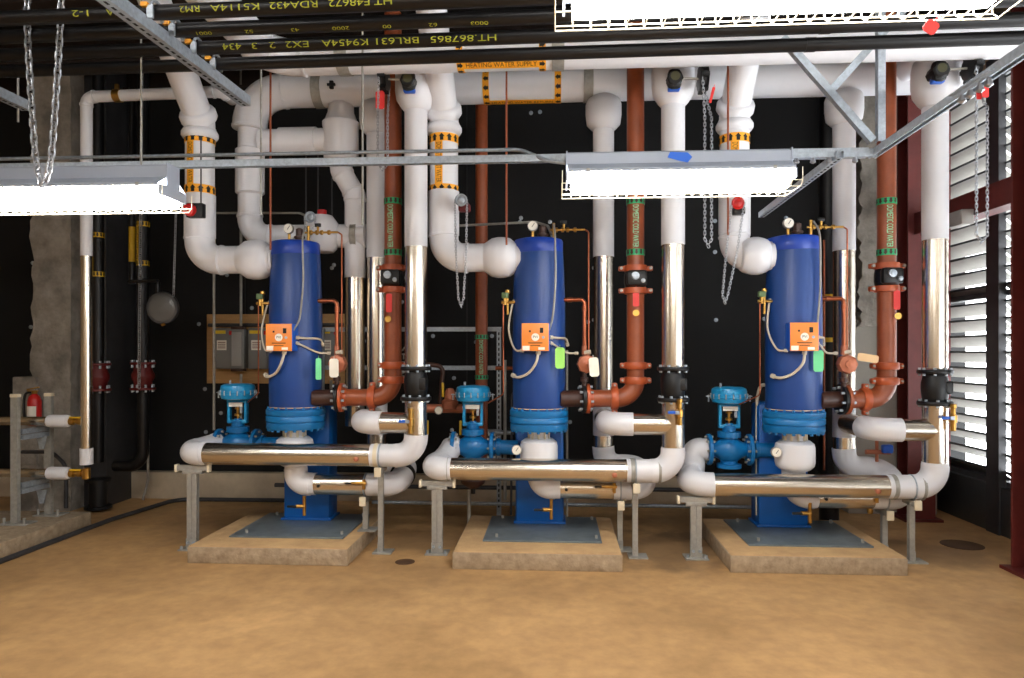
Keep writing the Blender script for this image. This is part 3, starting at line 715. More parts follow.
# ---- riser A with its front pipe
AY = 5.52
AX = [W(416,300,AY).x, W(673,300,AY).x, W(935,300,AY).x]
LX = [W(184,455,AY).x, W(428,468,AY).x, W(686,486,AY).x]
ZF = [.775, .672, .57]
AR = .088
CY = 6.1
CXP = [W(377,300,CY).x, W(603.5,300,CY).x, W(844,300,CY).x]
CLX = [W(360,424,AY).x, W(611,424,AY).x, W(877,428,AY).x]
ZTOP = 3.82
for k in range(3):
    ax, lx, zf = AX[k], LX[k], ZF[k]
    top = W([410,672,936][k], [82,76,76][k], AY).z; zt = top+.02
    zb = W(AX and [416,673,935][k], [247,245,240][k], AY).z
    t = thing('insulated_pipe', 'insulated riser with the long low metal front pipe of the %s heater' % SIDE[k], 'pipe', (ax, AY, 0), 'heating risers with front pipes')
    zc = 1.35   # valve centre
    L = zt+.0-zf
    fb = (zt-zb)/L; fv0 = (zt-1.475)/L; fv1 = (zt-1.225)/L
    fe = (zt-(.93, .86, .76)[k])/L
    xs_ = [VX[k]-.185, lx, lx, ax, ax, ax]
    P = [(VX[k]-.185, VY, VZ[k]), (lx+.06, VY, VZ[k]), (lx, AY, zf), (ax, AY, zf), (ax, AY, zt)]
    rad = [.13,.13,.15]; pre = ['white_pvc', 'white_pvc']
    if k == 1:
        P = [(VX[k]-.185, VY, VZ[k]), (lx+.13, VY, VZ[k]), (lx+.08, VY-.16, zf+.03), (lx, AY, zf), (ax, AY, zf), (ax, AY, zt)]
        rad = [.11,.10,.12,.15]; pre = ['white_pvc']*3
    if k == 2:
        P = [(VX[k]-.185, VY, VZ[k]), (lx+.14, VY, VZ[k]), (lx+.14, VY, zf+.02), (lx, AY, zf), (ax, AY, zf), (ax, AY, zt)]
        rad = [.11,.11,.14,.15]; pre = ['white_pvc']*3
    Lx = ax-lx
    wr = 1-(.30 if k < 2 else .10)/Lx*1.0
    inv = lambda f: 1-f
    insulated_run(t, P, AR, rad,
        pre+[[(0,.13/Lx+.03,'white_pvc'),(.13/Lx+.03,1-.36/Lx,'stainless'),(1-.36/Lx,1,'white_pvc')],
         [(0,inv(fe),'white_pvc'),(inv(fe),inv(fv1),'stainless'),(inv(fv0),inv(fb),'stainless'),(inv(fb),1,'white_pvc')]], ext=.02, lip=False)
    mb = MB(); mb.tube([(lx+.16,AY,zf),(lx+.164,AY,zf)], AR+.004, 28); mb.build('jacket_seam', 'galv_dull', t)
    mb = MB(); mb.tube([(ax-.33,AY,zf),(ax-.30,AY,zf)], AR+.008, 28); mb.build('jacket_seam', 'cream' if k == 0 else 'galv_dull', t)
    if k:
        mb = MB(); mb.tube([(ax-.12,AY,zf),(ax-.10,AY,zf)], AR+.012, 28); mb.build('jacket_seam', 'galv_dull', t)
    # small pet cock on the front pipe
    mb = MB(); mb.lathe([(.02,0),(.02,.008),(.01,.014),(0,.015)], (ax-.46,AY-AR,zf-.02), (0,-1,0), 12); mb.build('port_plug', 'cast_copper', t)
    # branch back to the return drop
    zbr = W(0,[424,424,428][k],AY).z if False else 1.6-([424,424,428][k]-352)*AY/705
    insulated_run(t, [(ax,AY,zbr),(CXP[k],AY,zbr),(CXP[k],CY-.08,zbr)], AR-.004, [.13], [[(0,1,'stainless')],'stainless'], ext=.06, lip=False)
    # fat cover at the top, bending back into the header
    mb = MB(); mb.lathe([(AR+.002,-.26),(AR+.03,-.23),(.155,-.17),(.165,-.10),(.165,.02),(.15,.09),(.10,.15),(.085,.2)], (ax,AY,zt), seg=36); mb.build('valve_cover', 'white_pvc', t)
    insulated_run(t, [(ax,AY,zt+.1),(ax,AY,zt+.22),(ax,M1Y-.02,zt+.2)], .085, [.1], ['white_pvc','white_pvc'], lip=False)

# black check/butterfly valves on the risers
def make_riser_valve():
    x, z = AX[0], 1.35
    t = thing('flanged_valve', 'black flanged valve on the metal riser of the left heater', 'valve', (x, AY, z), 'black flanged riser valves')
    mb = MB(); mb.lathe([(.075,-.125),(.085,-.10),(.095,-.03),(.095,.03),(.08,.10),(.075,.125)], (x,AY,z), seg=28); mb.box((x+.06,AY-.05,z), (.07,.07,.10), bev=.015); mb.build('valve_body', 'black_iron', t)
    for s in (-1, 1):
        mb = MB(); mb.lathe([(.12,0),(.123,.004),(.123,.026),(.12,.03)], (x,AY,z+s*.105), (0,0,s), 28); q = MB().bolts((x,AY,z+s*.105), (0,0,s), .102, 8, .011, -.015, .045, off=.3); mb.build('flange', 'black_iron', t, extra=[(q,'galvanized')])
    return t
r0 = make_riser_valve()
dup(r0, (AX[1], AY, 1.35), 'black flanged valve on the metal riser of the middle heater')
dup(r0, (AX[2], AY, 1.33), 'black flanged valve on the metal riser beside the louvres')

# brass test cocks under those valves
def make_cock():
    x, z = AX[0]-.02, 1.05; y = AY-.115
    t = thing('brass_cock', 'brass test valve with blue lever on the left heater riser', 'valve', (x, y, z), 'brass test valves')
    mb = MB(); mb.lathe([(.012,-.09),(.02,-.085),(.02,-.03),(.028,-.025),(.028,.03),(.018,.035),(.018,.08),(.024,.085),(.024,.11),(.01,.115)], (x,y,z), seg=14); mb.cyl((x,y,z),(x,y+.06,z), .016, 10); mb.build('cock_body', 'brass', t)
    mb = MB(); mb.box((x-.045,y-.02,z+.01), (.09,.015,.022), bev=.004); mb.build('lever', 'box_blue', t)
    mb = MB(); mb.box((x-.02,y-.03,z+.01), (.03,.008,.026)); mb.build('lever_nut', 'galvanized', t)
    return t
c0 = make_cock()
dup(c0, (AX[1]+.03, AY-.115, 1.13), 'brass test valve with blue lever on the middle heater riser')
dup(c0, (AX[2]+.07, AY-.115, 1.10), 'brass test valve with blue lever on the riser beside the louvres')

# ---- return C: header -> drop -> U -> bottom of tank
for k in range(3):
    cx, c = CX[k], CXP[k]
    t = thing('insulated_pipe', 'insulated return drop behind the %s heater\'s brown pipe, bending under the tank' % SIDE[k], 'pipe', (c, CY, 0), 'return drops')
    zb = W([374,603,844][k], [258,257,251][k], CY).z
    zt = W(603, 112, CY).z
    zl, zu = (.505,.5,.45)[k], .62
    P = [(cx,TY,.70),(cx,TY,zl),(cx+.86,TY,zl),(cx+.86,CY,zu),(c,CY,zu),(c,CY,zt)]
    L = zt-zu; fb = (zb-zu)/L
    insulated_run(t, P, AR, [.15,.13,.13,.13],
        ['white_pvc', [(0,.20,'white_pvc'),(.20,.70,'stainless'),(.70,1,'white_pvc')], 'white_pvc', 'white_pvc', [(0,(1.04-.16-zu)/L,'stainless'),((1.04-.16-zu)/L,(1.04+.17-zu)/L,'white_pvc'),((1.04+.17-zu)/L,fb,'stainless'),(fb,1,'white_pvc')]], lip=False)
    mb = MB(); mb.tube([(cx+.86,TY+.16,zl+.05),(cx+.86,TY+.19,zl+.06)], AR+.02, 28); mb.build('rubber_ring', 'rubber_black', t)
    mb = MB(); mb.lathe([(AR,-.16),(AR+.02,-.15),(.145,-.11),(.155,-.03),(.155,.06),(.14,.10),(.09,.14),(.078,.22),(.075,.3)], (c,CY,zt), seg=36); mb.build('valve_cover', 'white_pvc', t)
    mb = MB(); mb.lathe([(.012,0),(.012,.012)], (cx+.22,TY-AR,zl), (0,-1,0), 10); mb.build('port_plug', 'rubber_black', t)
    mb = MB(); mb.cyl((cx+.60,TY-AR-.012,zl+.06),(cx+.60,TY-AR-.012,zl-.02), .014, 10); mb.cyl((cx+.50,TY-AR-.015,zl+.03),(cx+.62,TY-AR-.015,zl+.03), .014, 10); br = mb.build('drain_cock', 'brass', t)
    mb = MB(); mb.box((cx+.49,TY-AR-.02,zl+.03), (.09,.016,.018), bev=.004); mb.build('valve_handle', 'black_iron', br)

# ---- supply F: ceiling -> elbow -> bulb on the tank shoulder
FYS = [5.66, 5.66, 5.72]
FX = [W(200,190,5.66).x, W(444,190,5.66).x, W(734.5,190,5.72).x]
for k in range(3):
    cx = CX[k]; x = FX[k]; y = FYS[k]
    zz = W(0,0,1) and [W(255,260,5.68).z, W(500,258,5.68).z, W(758,256,5.66).z][k]
    t = thing('insulated_pipe', 'fat white insulated pipe with orange bands dropping to the %s tank shoulder' % SIDE[k], 'pipe', (x, y, zz), 'hot water supply drops')
    zk = 3.53
    bx = [W(256,0,5.66).x, W(501,0,5.66).x, W(755,0,5.66).x][k]
    P = [(x,y-1.05,zk+1.05),(x,y,zk),(x,y,zz),(cx-.18,5.66,zz)]
    fr = .112
    insulated_run(t, P, fr, [.12,.16], ['white_pvc']*3, ext=.045)
    mb = MB()
    d = V((0,-1,1)).normalized()
    mb.lathe([(fr,-.01),(fr+.022,0),(fr+.036,.02),(fr+.036,.07),(fr+.022,.095),(fr,.105)], V((x,y,zk))+d*-.01, d, 32)
    mb.lathe([(fr,0),(fr+.02,.008),(fr+.034,.03),(fr+.034,.055),(fr+.02,.08),(fr,.09)], V((x,y,zk-.165)), seg=32); mb.build('fitting_lip', 'white_pvc', t)
    rb = .165 if k < 2 else .15
    prof = [(.10,-.17),(.115,-.165),(.13,-.135),(rb-.01,-.09),(rb,-.03),(rb,.03),(rb-.01,.09),(.13,.13),(.105,.16),(.105,.2)]
    prof = [(a, h*(.82, .82, .68)[k]) for a, h in prof]
    mb = MB(); mb.lathe(prof, (bx,5.66,zz), (1,0,0), 36); mb.build('union_cover', 'white_pvc', t)
    # thicker lower sleeve
    mb = MB(); mb.lathe([(fr,0),(fr+.012,.005),(fr+.012,.36),(fr,.365)], (x,y,zz+.18), seg=32); mb.build('sleeve', 'white_pvc', t)
    za, zb = W([200,444,734][k],136.5,y).z, W([200,444,734][k],195,y).z
    pipe_label(t, (x,y,(za+zb)/2), (0,0,-1), fr+.003, za-zb, 'DOMESTIC HOT WATER', 'orange_label', 'label_black', strip='orange_label', text_size=.062, band=.068, narrow=.066, side=.22, arrowdir=-1)

# ---- brown pipe B
BY = 5.72
BX = [W(393,300,BY).x, W(635.5,300,BY).x, W(886.5,300,BY).x]
BZ = 1.225
for k in range(3):
    cx, x = CX[k], BX[k]
    t = thing('brown_pipe', 'brown painted cold water pipe with green bands, joining the %s heater' % SIDE[k], 'pipe', (x, BY, BZ), 'brown cold water pipes')
    P = [(cx+.36,5.68,BZ),(x,BY,BZ),(x,BY,4.4)]
    r = .070; g = fillet(P, [.15])
    mb = MB(); mb.tube([g[0][1], g[0][2]], r, 24); mb.build('pipe_section', 'brown_paint', t)
    mb = MB(); mb.tube(g[1][1], r+.004, 24); mb.build('elbow', 'brown_paint', t)
    mb = MB(); mb.tube([g[2][1], V((x,BY,2.13))], r, 24); mb.build('pipe_section', 'brown_paint', t)
    mb = MB(); mb.tube([V((x,BY,2.28)), g[2][2]], r, 24); mb.build('pipe_section', 'brown_paint', t)
    # grooved couplings
    def coupling(c, ax, sd):
        c = V(c); ax = V(ax); sd = V(sd)
        q = MB(); q.lathe([(r,-.03),(r+.018,-.028),(r+.024,-.012),(r+.024,.012),(r+.018,.028),(r,.03)], c, ax, 24)
        rot = Matrix((ax, sd, ax.cross(sd))).transposed()
        for s in (-1, 1): q.box(c+sd*s*(r+.035), (.045,.04,.05), rot, bev=.01)
        q0 = q; q = MB()
        w_ = ax.cross(sd)
        for s in (-1, 1): q.cyl(c+sd*s*(r+.038)-w_*.04, c+sd*s*(r+.038)+w_*.04, .009, 8)
        q0.build('coupling', 'orange_paint', t, extra=[(q,'galv_dull')])
    coupling((x,BY,1.49), (0,0,1), (1,0,0)); coupling((x,BY,1.37), (0,0,1), (1,0,0))
    coupling((x-.17,BY-.01,BZ), (1,0,0), (0,0,1))
    # dark nozzle on the tank with flange pair
    mb = MB(); mb.tube([(cx+.16,5.615,BZ),(cx+.355,5.68,BZ)], .066, 24); mb.build('nozzle', 'dark_brown_paint', t)
    d = (V((x,BY,BZ))-V((cx+.36,5.68,BZ))).normalized()
    mb = MB(); mb.lathe([(.115,-.03),(.12,-.028),(.12,-.004),(.115,-.002)], V((cx+.375,5.68,BZ)), d, 28); mb.build('flange', 'black_iron', t)
    mb = MB(); mb.lathe([(.115,.002),(.12,.004),(.12,.03),(.075,.034),(.075,.06)], V((cx+.375,5.68,BZ)), d, 28); q = MB().bolts((cx+.375,5.68,BZ), d, .098, 8, .011, -.055, .055, off=.2); mb.build('flange', 'orange_paint' if k < 2 else 'brown_paint', t, extra=[(q,'galvanized')])
    # green label
    za, zb = W([393,635,886][k], 199, BY).z, W([393,635,886][k], 256, BY).z
    pipe_label(t, (x,BY,(za+zb)/2), (0,0,-1), r, za-zb, 'DOMESTIC COLD WATER', 'green_label', 'dark_brown_paint', text_size=.068, band=.05, narrow=.05, side=.12)

def make_butterfly():
    x, z = BX[0], 2.205
    t = thing('butterfly_valve', 'black butterfly valve with orange clamps on the left brown pipe', 'valve', (x, BY, z), 'black butterfly valves')
    mb = MB(); mb.lathe([(.072,-.075),(.085,-.06),(.092,-.03),(.092,.03),(.085,.06),(.072,.075)], (x,BY,z), seg=24); mb.box((x,BY-.09,z+.005), (.16,.07,.125), bev=.02); mb.build('valve_body', 'black_iron', t)
    mb = MB(); mb.lathe([(.03,0),(.032,.006),(.03,.022),(.014,.024),(.014,.03)], (x-.015,BY-.122,z+.02), (0,-1,0), 18); mb.lathe([(.018,0),(.018,.02),(.01,.024)], (x+.045,BY-.122,z-.02), (0,-1,0), 14); mb.build('operator_caps', 'galvanized', t)
    for s in (-1, 1):
        mb = MB(); mb.lathe([(.07,-.026),(.092,-.024),(.096,0),(.092,.024),(.07,.026)], (x,BY,z+s*.09), seg=24)
        for q in (-1, 1): mb.box((x+q*.112,BY,z+s*.09), (.05,.05,.04), bev=.01)
        e = MB()
        for q in (-1, 1): e.cyl((x+q*.118,BY-.05,z+s*.09),(x+q*.118,BY+.04,z+s*.09), .012, 8)
        mb.build('clamp', 'orange_paint', t, extra=[(e,'galv_dull')])
    return t
b0 = make_butterfly()
dup(b0, (BX[1], BY, 2.185), 'black butterfly valve with orange clamps on the middle brown pipe')
dup(b0, (BX[2], BY, 2.19), 'black butterfly valve with orange clamps on the right brown pipe, before the concrete pier')

# red tags on the brown pipes
def plate(name, lab, cat, c, w, h, m, rot=0, tilt=0, th=.003, group=None, bev=.0, hole=True):
    c = V(c); o = MB(); bw, bh = w/2, h/2; k = min(w, h)*.18
    poly = [(-bw+k,-bh),(bw-k,-bh),(bw,-bh+k),(bw,bh-k),(bw-k,bh),(-bw+k,bh),(-bw,bh-k),(-bw,-bh+k)]
    rm = Matrix.Rotation(tilt, 3, 'Y') @ Matrix.Rotation(rot, 3, 'Z')
    xd, yd, nd = rm @ V((1,0,0)), rm @ V((0,0,1)), rm @ V((0,1,0))
    o.prism(poly, c-nd*th/2, c+nd*th/2, xd, yd)
    if hole: o.tube([c+yd*(bh-.006), c+yd*(bh+.02)], .0022, 6)
    return tag(o.build(name, m, None, c), lab, cat, group)
for k, (px, py) in enumerate(((389,303),(636,297),(897,300))):
    c = W(px, py, BY-.085); plate('valve_tag', 'red tag hanging below the black valve on the %s brown pipe' % SIDE[k], 'tag', c, .05, .15, 'red_tag', group='red valve tags')
    d = W(px+(-1,0,1)[k]*1, py+16, BY-.09); o = MB(); o.lathe([(.026,0),(.026,.004)], d, (0,-1,0), 18); tag(o.build('valve_disc', 'brass', None, d), 'round brass valve disc under the red tag of the %s brown pipe' % SIDE[k], 'tag', 'brass valve discs')
# green / mint tags on heaters, white tags on traps
plate('inspection_tag', 'narrow green tag hanging at the right edge of the left tank', 'tag', W(318.5,369,5.46), .045, .17, 'mint_tag', .5)
plate('inspection_tag', 'lime green tag hanging on the middle tank below the control box', 'tag', W(560,358,5.46), .075, .165, 'green_tag')
plate('inspection_tag', 'mint green tag hanging on the right tank below the control box', 'tag', W(818.5,361,5.46), .075, .165, 'mint_tag')
plate('paper_tag', 'white oval tag on the copper fitting beside the left tank', 'tag', W(334,368,5.5), .075, .15, 'white_paper')
plate('paper_tag', 'cream tag on the copper fitting beside the middle tank', 'tag', W(594,367,5.5), .075, .15, 'white_paper', 0, -.08)
plate('paper_tag', 'long tan tag strung sideways from the copper fitting beside the right tank', 'tag', W(868,358,5.55), .16, .06, 'tan_tag', 0, .15, hole=False)

# copper bypass with cast body beside each tank
def make_copper():
    cx = CX[0]; t = thing('copper_bypass', 'copper pipe with round cast body beside the left tank', 'pipe', (cx+.37, 5.64, 1.29), 'copper bypass pipes')
    mb = MB(); x = cx+.365
    mb.tube(smooth([(cx+.17,5.66,2.02),(x,5.64,2.02),(x,5.64,1.60)], .035), .017, 14)
    for p, d in (((x,5.64,1.95),(0,0,1)),((cx+.25,5.65,2.02),(1,0,0)),((x,5.64,1.62),(0,0,1))): mb.lathe([(.017,-.02),(.021,-.019),(.021,.019),(.017,.02)], p, d, 14)
    mb.build('copper_tube', 'copper', t)
    mb = MB(); mb.cyl((x,5.64,1.58),(x,5.64,1.65), .022, 10); mb.lathe([(.02,-.05),(.04,-.048),(.07,-.03),(.078,0),(.078,.02),(.07,.05),(.04,.06),(0,.062)], (x+.015,5.63,1.505), (0,-1,0), 8); mb.lathe([(.03,.06),(.03,.075),(0,.08)], (x+.015,5.63,1.505), (0,-1,0), 14); mb.build('cast_body', 'cast_copper', t)
    mb = MB(); mb.cyl((x,5.64,1.285),(x,5.64,1.44), .02, 12); mb.lathe([(.02,0),(.032,.004),(.032,.035),(.02,.04)], (x,5.64,1.36), seg=8); mb.build('lower_nipple', 'dark_brown_paint', t)
    mb = MB(); mb.cyl((x+.0,5.63,1.595),(x+.05,5.62,1.60), .018, 10); mb.build('conduit_connector', 'hose_cream', t)
    return t
q0 = make_copper()
dup(q0, (CX[1]+.37, 5.64, 1.29), 'copper pipe with round cast body beside the middle tank')
dup(q0, (CX[2]+.37, 5.64, 1.29), 'copper pipe with round cast body beside the right tank')

# ---- gear operators and chain wheels at the top of the risers
def chain(mb, pts, link=.036, r=.0035, w=.011):
    """links along a polyline"""
    P = [V(p) for p in pts]; seg = []; tot = 0
    for a, b in zip(P, P[1:]): seg.append((a, b, (b-a).length)); tot += (b-a).length
    n = max(2, int(tot/(link*.78)))
    def at(s):
        for a, b, l in seg:
            if s <= l: return a+(b-a)*(s/l), (b-a).normalized()
            s -= l
        return seg[-1][1], (seg[-1][1]-seg[-1][0]).normalized()
    for i in range(n):
        c, d = at(tot*(i+.5)/n)
        s1 = d.cross(V((.31,1,.17))).normalized(); s2 = d.cross(s1)
        u = s1 if i % 2 else s2
        h = link/2-w/1.6; ring = []
        for k in range(5): a = -pi/2+pi*k/4; ring.append(c+d*(h+cos(a)*w)+u*(sin(a)*w))
        for k in range(5): a = pi/2+pi*k/4; ring.append(c-d*(h-cos(a)*w)+u*(sin(a)*w))
        mb.tube(ring, r, 5, closed=True)
for k, (px, wx, wy, cb, cl, cr) in enumerate(((408,384,75,165,381,387),(675,703,75,240,705,709),(941,972,64,236,974,983))):
    c = W(px, [80,78,70][k], AY-.24); wv = W(wx, wy+4, AY-.24)
    t = thing('gear_operator', ['gear operator with chain wheel on the first riser top, beside the brown pipe', 'gear operator with chain wheel on top of the middle heater riser', 'gear operator with chain wheel in front of the louvres at top right'][k], 'valve operator', c, 'chain wheel gear operators')
    mb = MB(); mb.lathe([(.03,.13),(.05,.12),(.055,.05),(.062,.045),(.062,-.01),(.05,-.02)], c, (0,1,0), 8); mb.box(c+V((0,.03,0)), (.10,.08,.15), bev=.03); mb.build('gear_housing', 'black_iron', t)
    mb = MB(); mb.box(c+V((0,.05,-.06)), (.09,.06,.04), bev=.012); mb.build('housing_base', 'box_blue', t)
    mb = MB(); mb.lathe([(.035,0),(.035,.006)], c+V((0,-.015,.01)), (0,-1,0), 16); mb.build('position_plate', 'olive_plate', t)
    s = 1 if wv.x > c.x else -1
    mb = MB(); mb.tube([c, V((wv.x, c.y, wv.z))], .009, 10); mb.build('shaft', 'galv_dull', t)
    mb = MB()
    q = V((wv.x, c.y, wv.z))
    mb.lathe([(.03,-.035),(.09,-.03),(.075,-.012),(.075,.012),(.09,.03),(.03,.035)], q, (1,0,0), 20)
    for a in range(6): mb.box(q+V((0,.095*cos(a*pi/3),.095*sin(a*pi/3))), (.055,.03,.03), Matrix.Rotation(a*pi/3,3,'X'))
    mb.build('chain_wheel', 'black_iron', t)
    a, b_ = W(cl, cb, c.y), W(cr, cb, c.y)
    ch = MB(); chain(ch, [V((q.x-.02, c.y-.085, q.z-.02)), V((a.x-.012, c.y-.05, q.z-.3)), V((a.x-.012, c.y-.05, a.z)), V(((a.x+b_.x)/2, c.y-.04, a.z-.05)), V((b_.x+.012, c.y-.03, a.z)), V((b_.x+.012, c.y-.03, q.z-.3)), V((q.x+.02, c.y+.085, q.z-.02))], .032, .0028, .008)
    ch.build('hand_chain', 'chain_steel', t)
plate('valve_tag', 'red tag hanging from the chain wheel at the first riser', 'tag', W(380,100,5.28), .07, .14, 'red_tag')
plate('valve_tag', 'thin red tag slanting beside the middle chain wheel', 'tag', W(712,95,5.3), .02, .12, 'red_tag', 0, .25)
plate('valve_tag', 'bright red tag under the top right strut, before the louvres', 'tag', W(985.5,89,5.1), .045, .12, 'red_tag')
plate('valve_tag', 'smaller dark red tag under the top right strut, left of the bright one', 'tag', W(979,93,5.12), .035, .09, 'red_plastic')

# chain wheels at the white elbows
def small_wheel(lab, px, py, Y, cb, dx, red=False):
    c = W(px, py, Y)
    t = thing('chain_valve', lab, 'valve operator', c)
    mb = MB(); mb.lathe([(.02,.06),(.02,.02),(.045,.012),(.05,0),(.042,-.006),(.03,-.002),(.014,-.012),(0,-.012)], c, (0,1,0), 20); mb.build('chain_wheel', 'red_plastic' if red else 'galvanized', t)
    mb = MB(); mb.box(c+V((.02,.06,-.05)), (.09,.07,.06), bev=.012); mb.build('gear_housing', 'dark_red' if not red else 'black_iron', t)
    e = W(px+dx, cb, Y); ch = MB()
    chain(ch, [c+V((-.048,0,0)), V((c.x-.04+(e.x-c.x)*.5,Y,(c.z+e.z)/2)), V((e.x-.02,Y,e.z+.06)), e, V((e.x+.02,Y,e.z+.06)), V((c.x+.04+(e.x-c.x)*.5,Y,(c.z+e.z)/2)), c+V((.048,0,0))], .026, .0026, .007); ch.build('hand_chain', 'chain_steel', t)
small_wheel('grey chain wheel with loop of chain below the middle white drop pipe', 461, 200, 5.42, 306, 0)
small_wheel('grey chain wheel above the left blue tank', 310, 217, 5.9, 236, 0)
small_wheel('orange red chain wheel with chain, below the right end of the middle strip light', 738, 203, 5.45, 303, -13, True)

# long looped chain, left lamp
t0 = thing('hanging_chain', 'heavy steel chain hanging in a loop in front of the left strip light', 'chain', W(43,185,3.33))
ch = MB(); a, m1, b_ = W(27,12,3.33), W(43,183,3.33), W(61,8,3.33)
chain(ch, curve([a+V((0,.02,.25)), a, W(30,80,3.33), W(35,150,3.33), W(39,176,3.33), m1, W(47,176,3.33), W(52,150,3.33), W(57,80,3.33), b_, b_+V((0,0,.25))], 6), .05, .0055, .0135); ch.build('chain_links', 'chain_steel', t0)
t0 = thing('hanging_chain', 'thin dark chain hanging from the ceiling past the left strip light', 'chain', W(141,388,6.5))
ch = MB(); chain(ch, [W(142,70,6.5), W(139,388,6.5)], .045, .0045, .013); ch.build('chain_links', 'chain_steel', t0)
# lamp hangers
for i, (x, y, z, zt) in enumerate(((.2,3.97,2.71,2.72),(1.15,3.97,2.71,2.72),(-2.2,3.6,2.585,4.42),(-3.0,3.6,2.585,4.42),(.2,1.99,2.775,4.75),(1.05,1.99,2.775,4.75))):
    t0 = tag(MB().tube([(x,y,z-.005),(x,y+(.06 if i < 2 else 0),zt)], .005, 8).build('hanger_rod', 'galv_dull', None, (x,y,z)), ['short hanger rod at the left end of the middle strip light','short hanger rod at the right end of the middle strip light','hanger rod over the right part of the left strip light','hanger rod over the left part of the left strip light','hanger rod over the left part of the nearest strip light','hanger rod over the right part of the nearest strip light'][i], 'rod', 'lamp hanger rods')

# ------------------------------------------------------------------ pipe supports
def tpost(k):
    x, z = LX[k]+.075, ZF[k]-AR-.006
    t = thing('pipe_support', ['galvanized T post under the left end of the left front pipe','galvanized T post under the left end of the middle front pipe','galvanized T post under the left end of the right front pipe'][k], 'pipe support', (x,AY+.06,0), 'T post supports')
    y = AY
    mb = MB()
    for s in (-1, 1): channel(mb, (x+s*.0215,y,.012), (x+s*.0215,y,z-.045), (s,0,0))
    mb.build('post', 'galv_dull', t)
    mb = MB(); channel(mb, (x-.13,y,z-.022), (x+.13,y,z-.022), (0,0,1)); mb.box((x,y,z-.055), (.16,.05,.03), bev=.004); mb.build('crossbar', 'galv_dull', t)
    for s in (-1, 1): mb = MB(); mb.box((x+s*.135,y,z-.025), (.022,.05,.062), bev=.006); mb.build('end_cap', 'cream', t)
    mb = MB(); mb.box((x,y,.006), (.18,.15,.012), bev=.002); mb.box((x,y-.025,.05), (.09,.008,.08)); fp = mb.build('foot_plate', 'galv_dull', t)
    mb = MB()
    for s in (-1, 1): mb.cyl((x+s*.07,y-.05,.01),(x+s*.07,y-.05,.035), .011, 6); mb.cyl((x+s*.025,y-.03,.06),(x+s*.025,y-.045,.06), .012, 6)
    mb.build('foot_bolts', 'galvanized', fp)
for k in range(3): tpost(k)
def rpost(k, x, y, z, front):
    t = thing('pipe_support', '%s right hand post %s of the %s heater' % (('galvanized', 'under the front pipe', SIDE[k]) if front else ('short galvanized', 'under the lower pipe', SIDE[k])), 'pipe support', (x,y,0), 'strut post supports')
    z0 = 0.0
    if not front and -2.78 < x < 2.515 and any(a < x < b and 5.14 < y < 6.25 for a, b in ((-2.78,-1.545),(-.755,.49),(1.27,2.515))): z0 = .13
    yy = y
    mb = MB(); channel(mb, (x,yy,z0+.01), (x,yy,z-.02), (1,0,0)); mb.build('post', 'galv_dull', t)
    mb = MB(); channel(mb, (x,yy-.10,z-.02), (x,yy+.12,z-.02), (0,0,1)); mb.build('crossbar', 'galv_dull', t)
    mb = MB(); mb.box((x,yy-.105,z-.025), (.055,.02,.075), bev=.006); mb.build('end_cap', 'cream', t)
    mb = MB(); mb.tube([(x,yy+(AR+.006)*cos(a),z+AR+.004+(AR+.006)*sin(a)) for a in [R_(-60+15*i) for i in range(21)]], .006, 6); mb.build('pipe_strap', 'galvanized', t)
    mb = MB(); mb.box((x+.02,yy,z0+.006), (.15,.14,.012), bev=.002); mb.box((x,yy-.024,z0+.045), (.045,.006,.075)); mb.build('foot_plate', 'galv_dull', t)
for k in range(3):
    rpost(k, [W(381,0,AY).x, W(635,0,AY).x, W(911,0,AY).x][k], AY, ZF[k]-AR-.006, True)
    rpost(k, [W(366,0,TY).x, W(620,0,TY).x, W(884,0,TY).x][k], TY, (.505,.5,.45)[k]-AR-.006, False)

# ------------------------------------------------------------------ brown back pipe, strut frame, switch board
t = thing('brown_pipe', 'slim brown pipe with green arrow bands rising behind the middle control valve', 'pipe', W(481,370,6.6)); p = W(481.5,300,6.6)
mb = MB(); mb.tube([(p.x,6.6,.6),(p.x,6.6,4.4)], .058, 24); mb.build('pipe_section', 'brown_paint', t)
pipe_label(t, (p.x,6.6,W(481,357,6.6).z), (0,0,-1), .058, .42, 'DOMESTIC COLD WATER', 'green_label', 'dark_brown_paint', text_size=.055, band=.04)
t = thing('strut_rack', 'galvanized strut frame behind the middle control valve, slotted upright at right', 'strut', W(500,480,6.7))
x0, x1 = W(322,0,6.7).x, W(499,0,6.7).x
z1 = W(499,330,6.7).z
mb = MB(); channel(mb, (x1,6.7,0), (x1,6.7,z1+.02), (0,1,0)); q = MB(); slots(q, (x1,6.7,.1), (x1,6.7,z1), (0,-1,0)); mb.build('upright', 'galvanized', t, extra=[(q,'slot_dark')])
for py in (329, 368, 432):
    z = W(499,py,6.7).z; a = x0 if py != 432 else W(460,0,6.7).x
    mb = MB(); channel(mb, (a,6.745,z), (x1+.02,6.745,z), (0,1,0)); mb.build('crossbar', 'galvanized', t)
mb = MB(); channel(mb, (x0,6.7,0), (x0,6.7,z1+.02), (0,1,0)); mb.build('upright', 'galvanized', t)
for py in (368, 432):
    z = W(499,py,6.7).z; mb = MB(); mb.cyl((x1-.03,6.65,z),(x1+.14,6.65,z), .02, 10); mb.build('pipe_stub', 'galvanized' if py > 400 else 'copper', t)

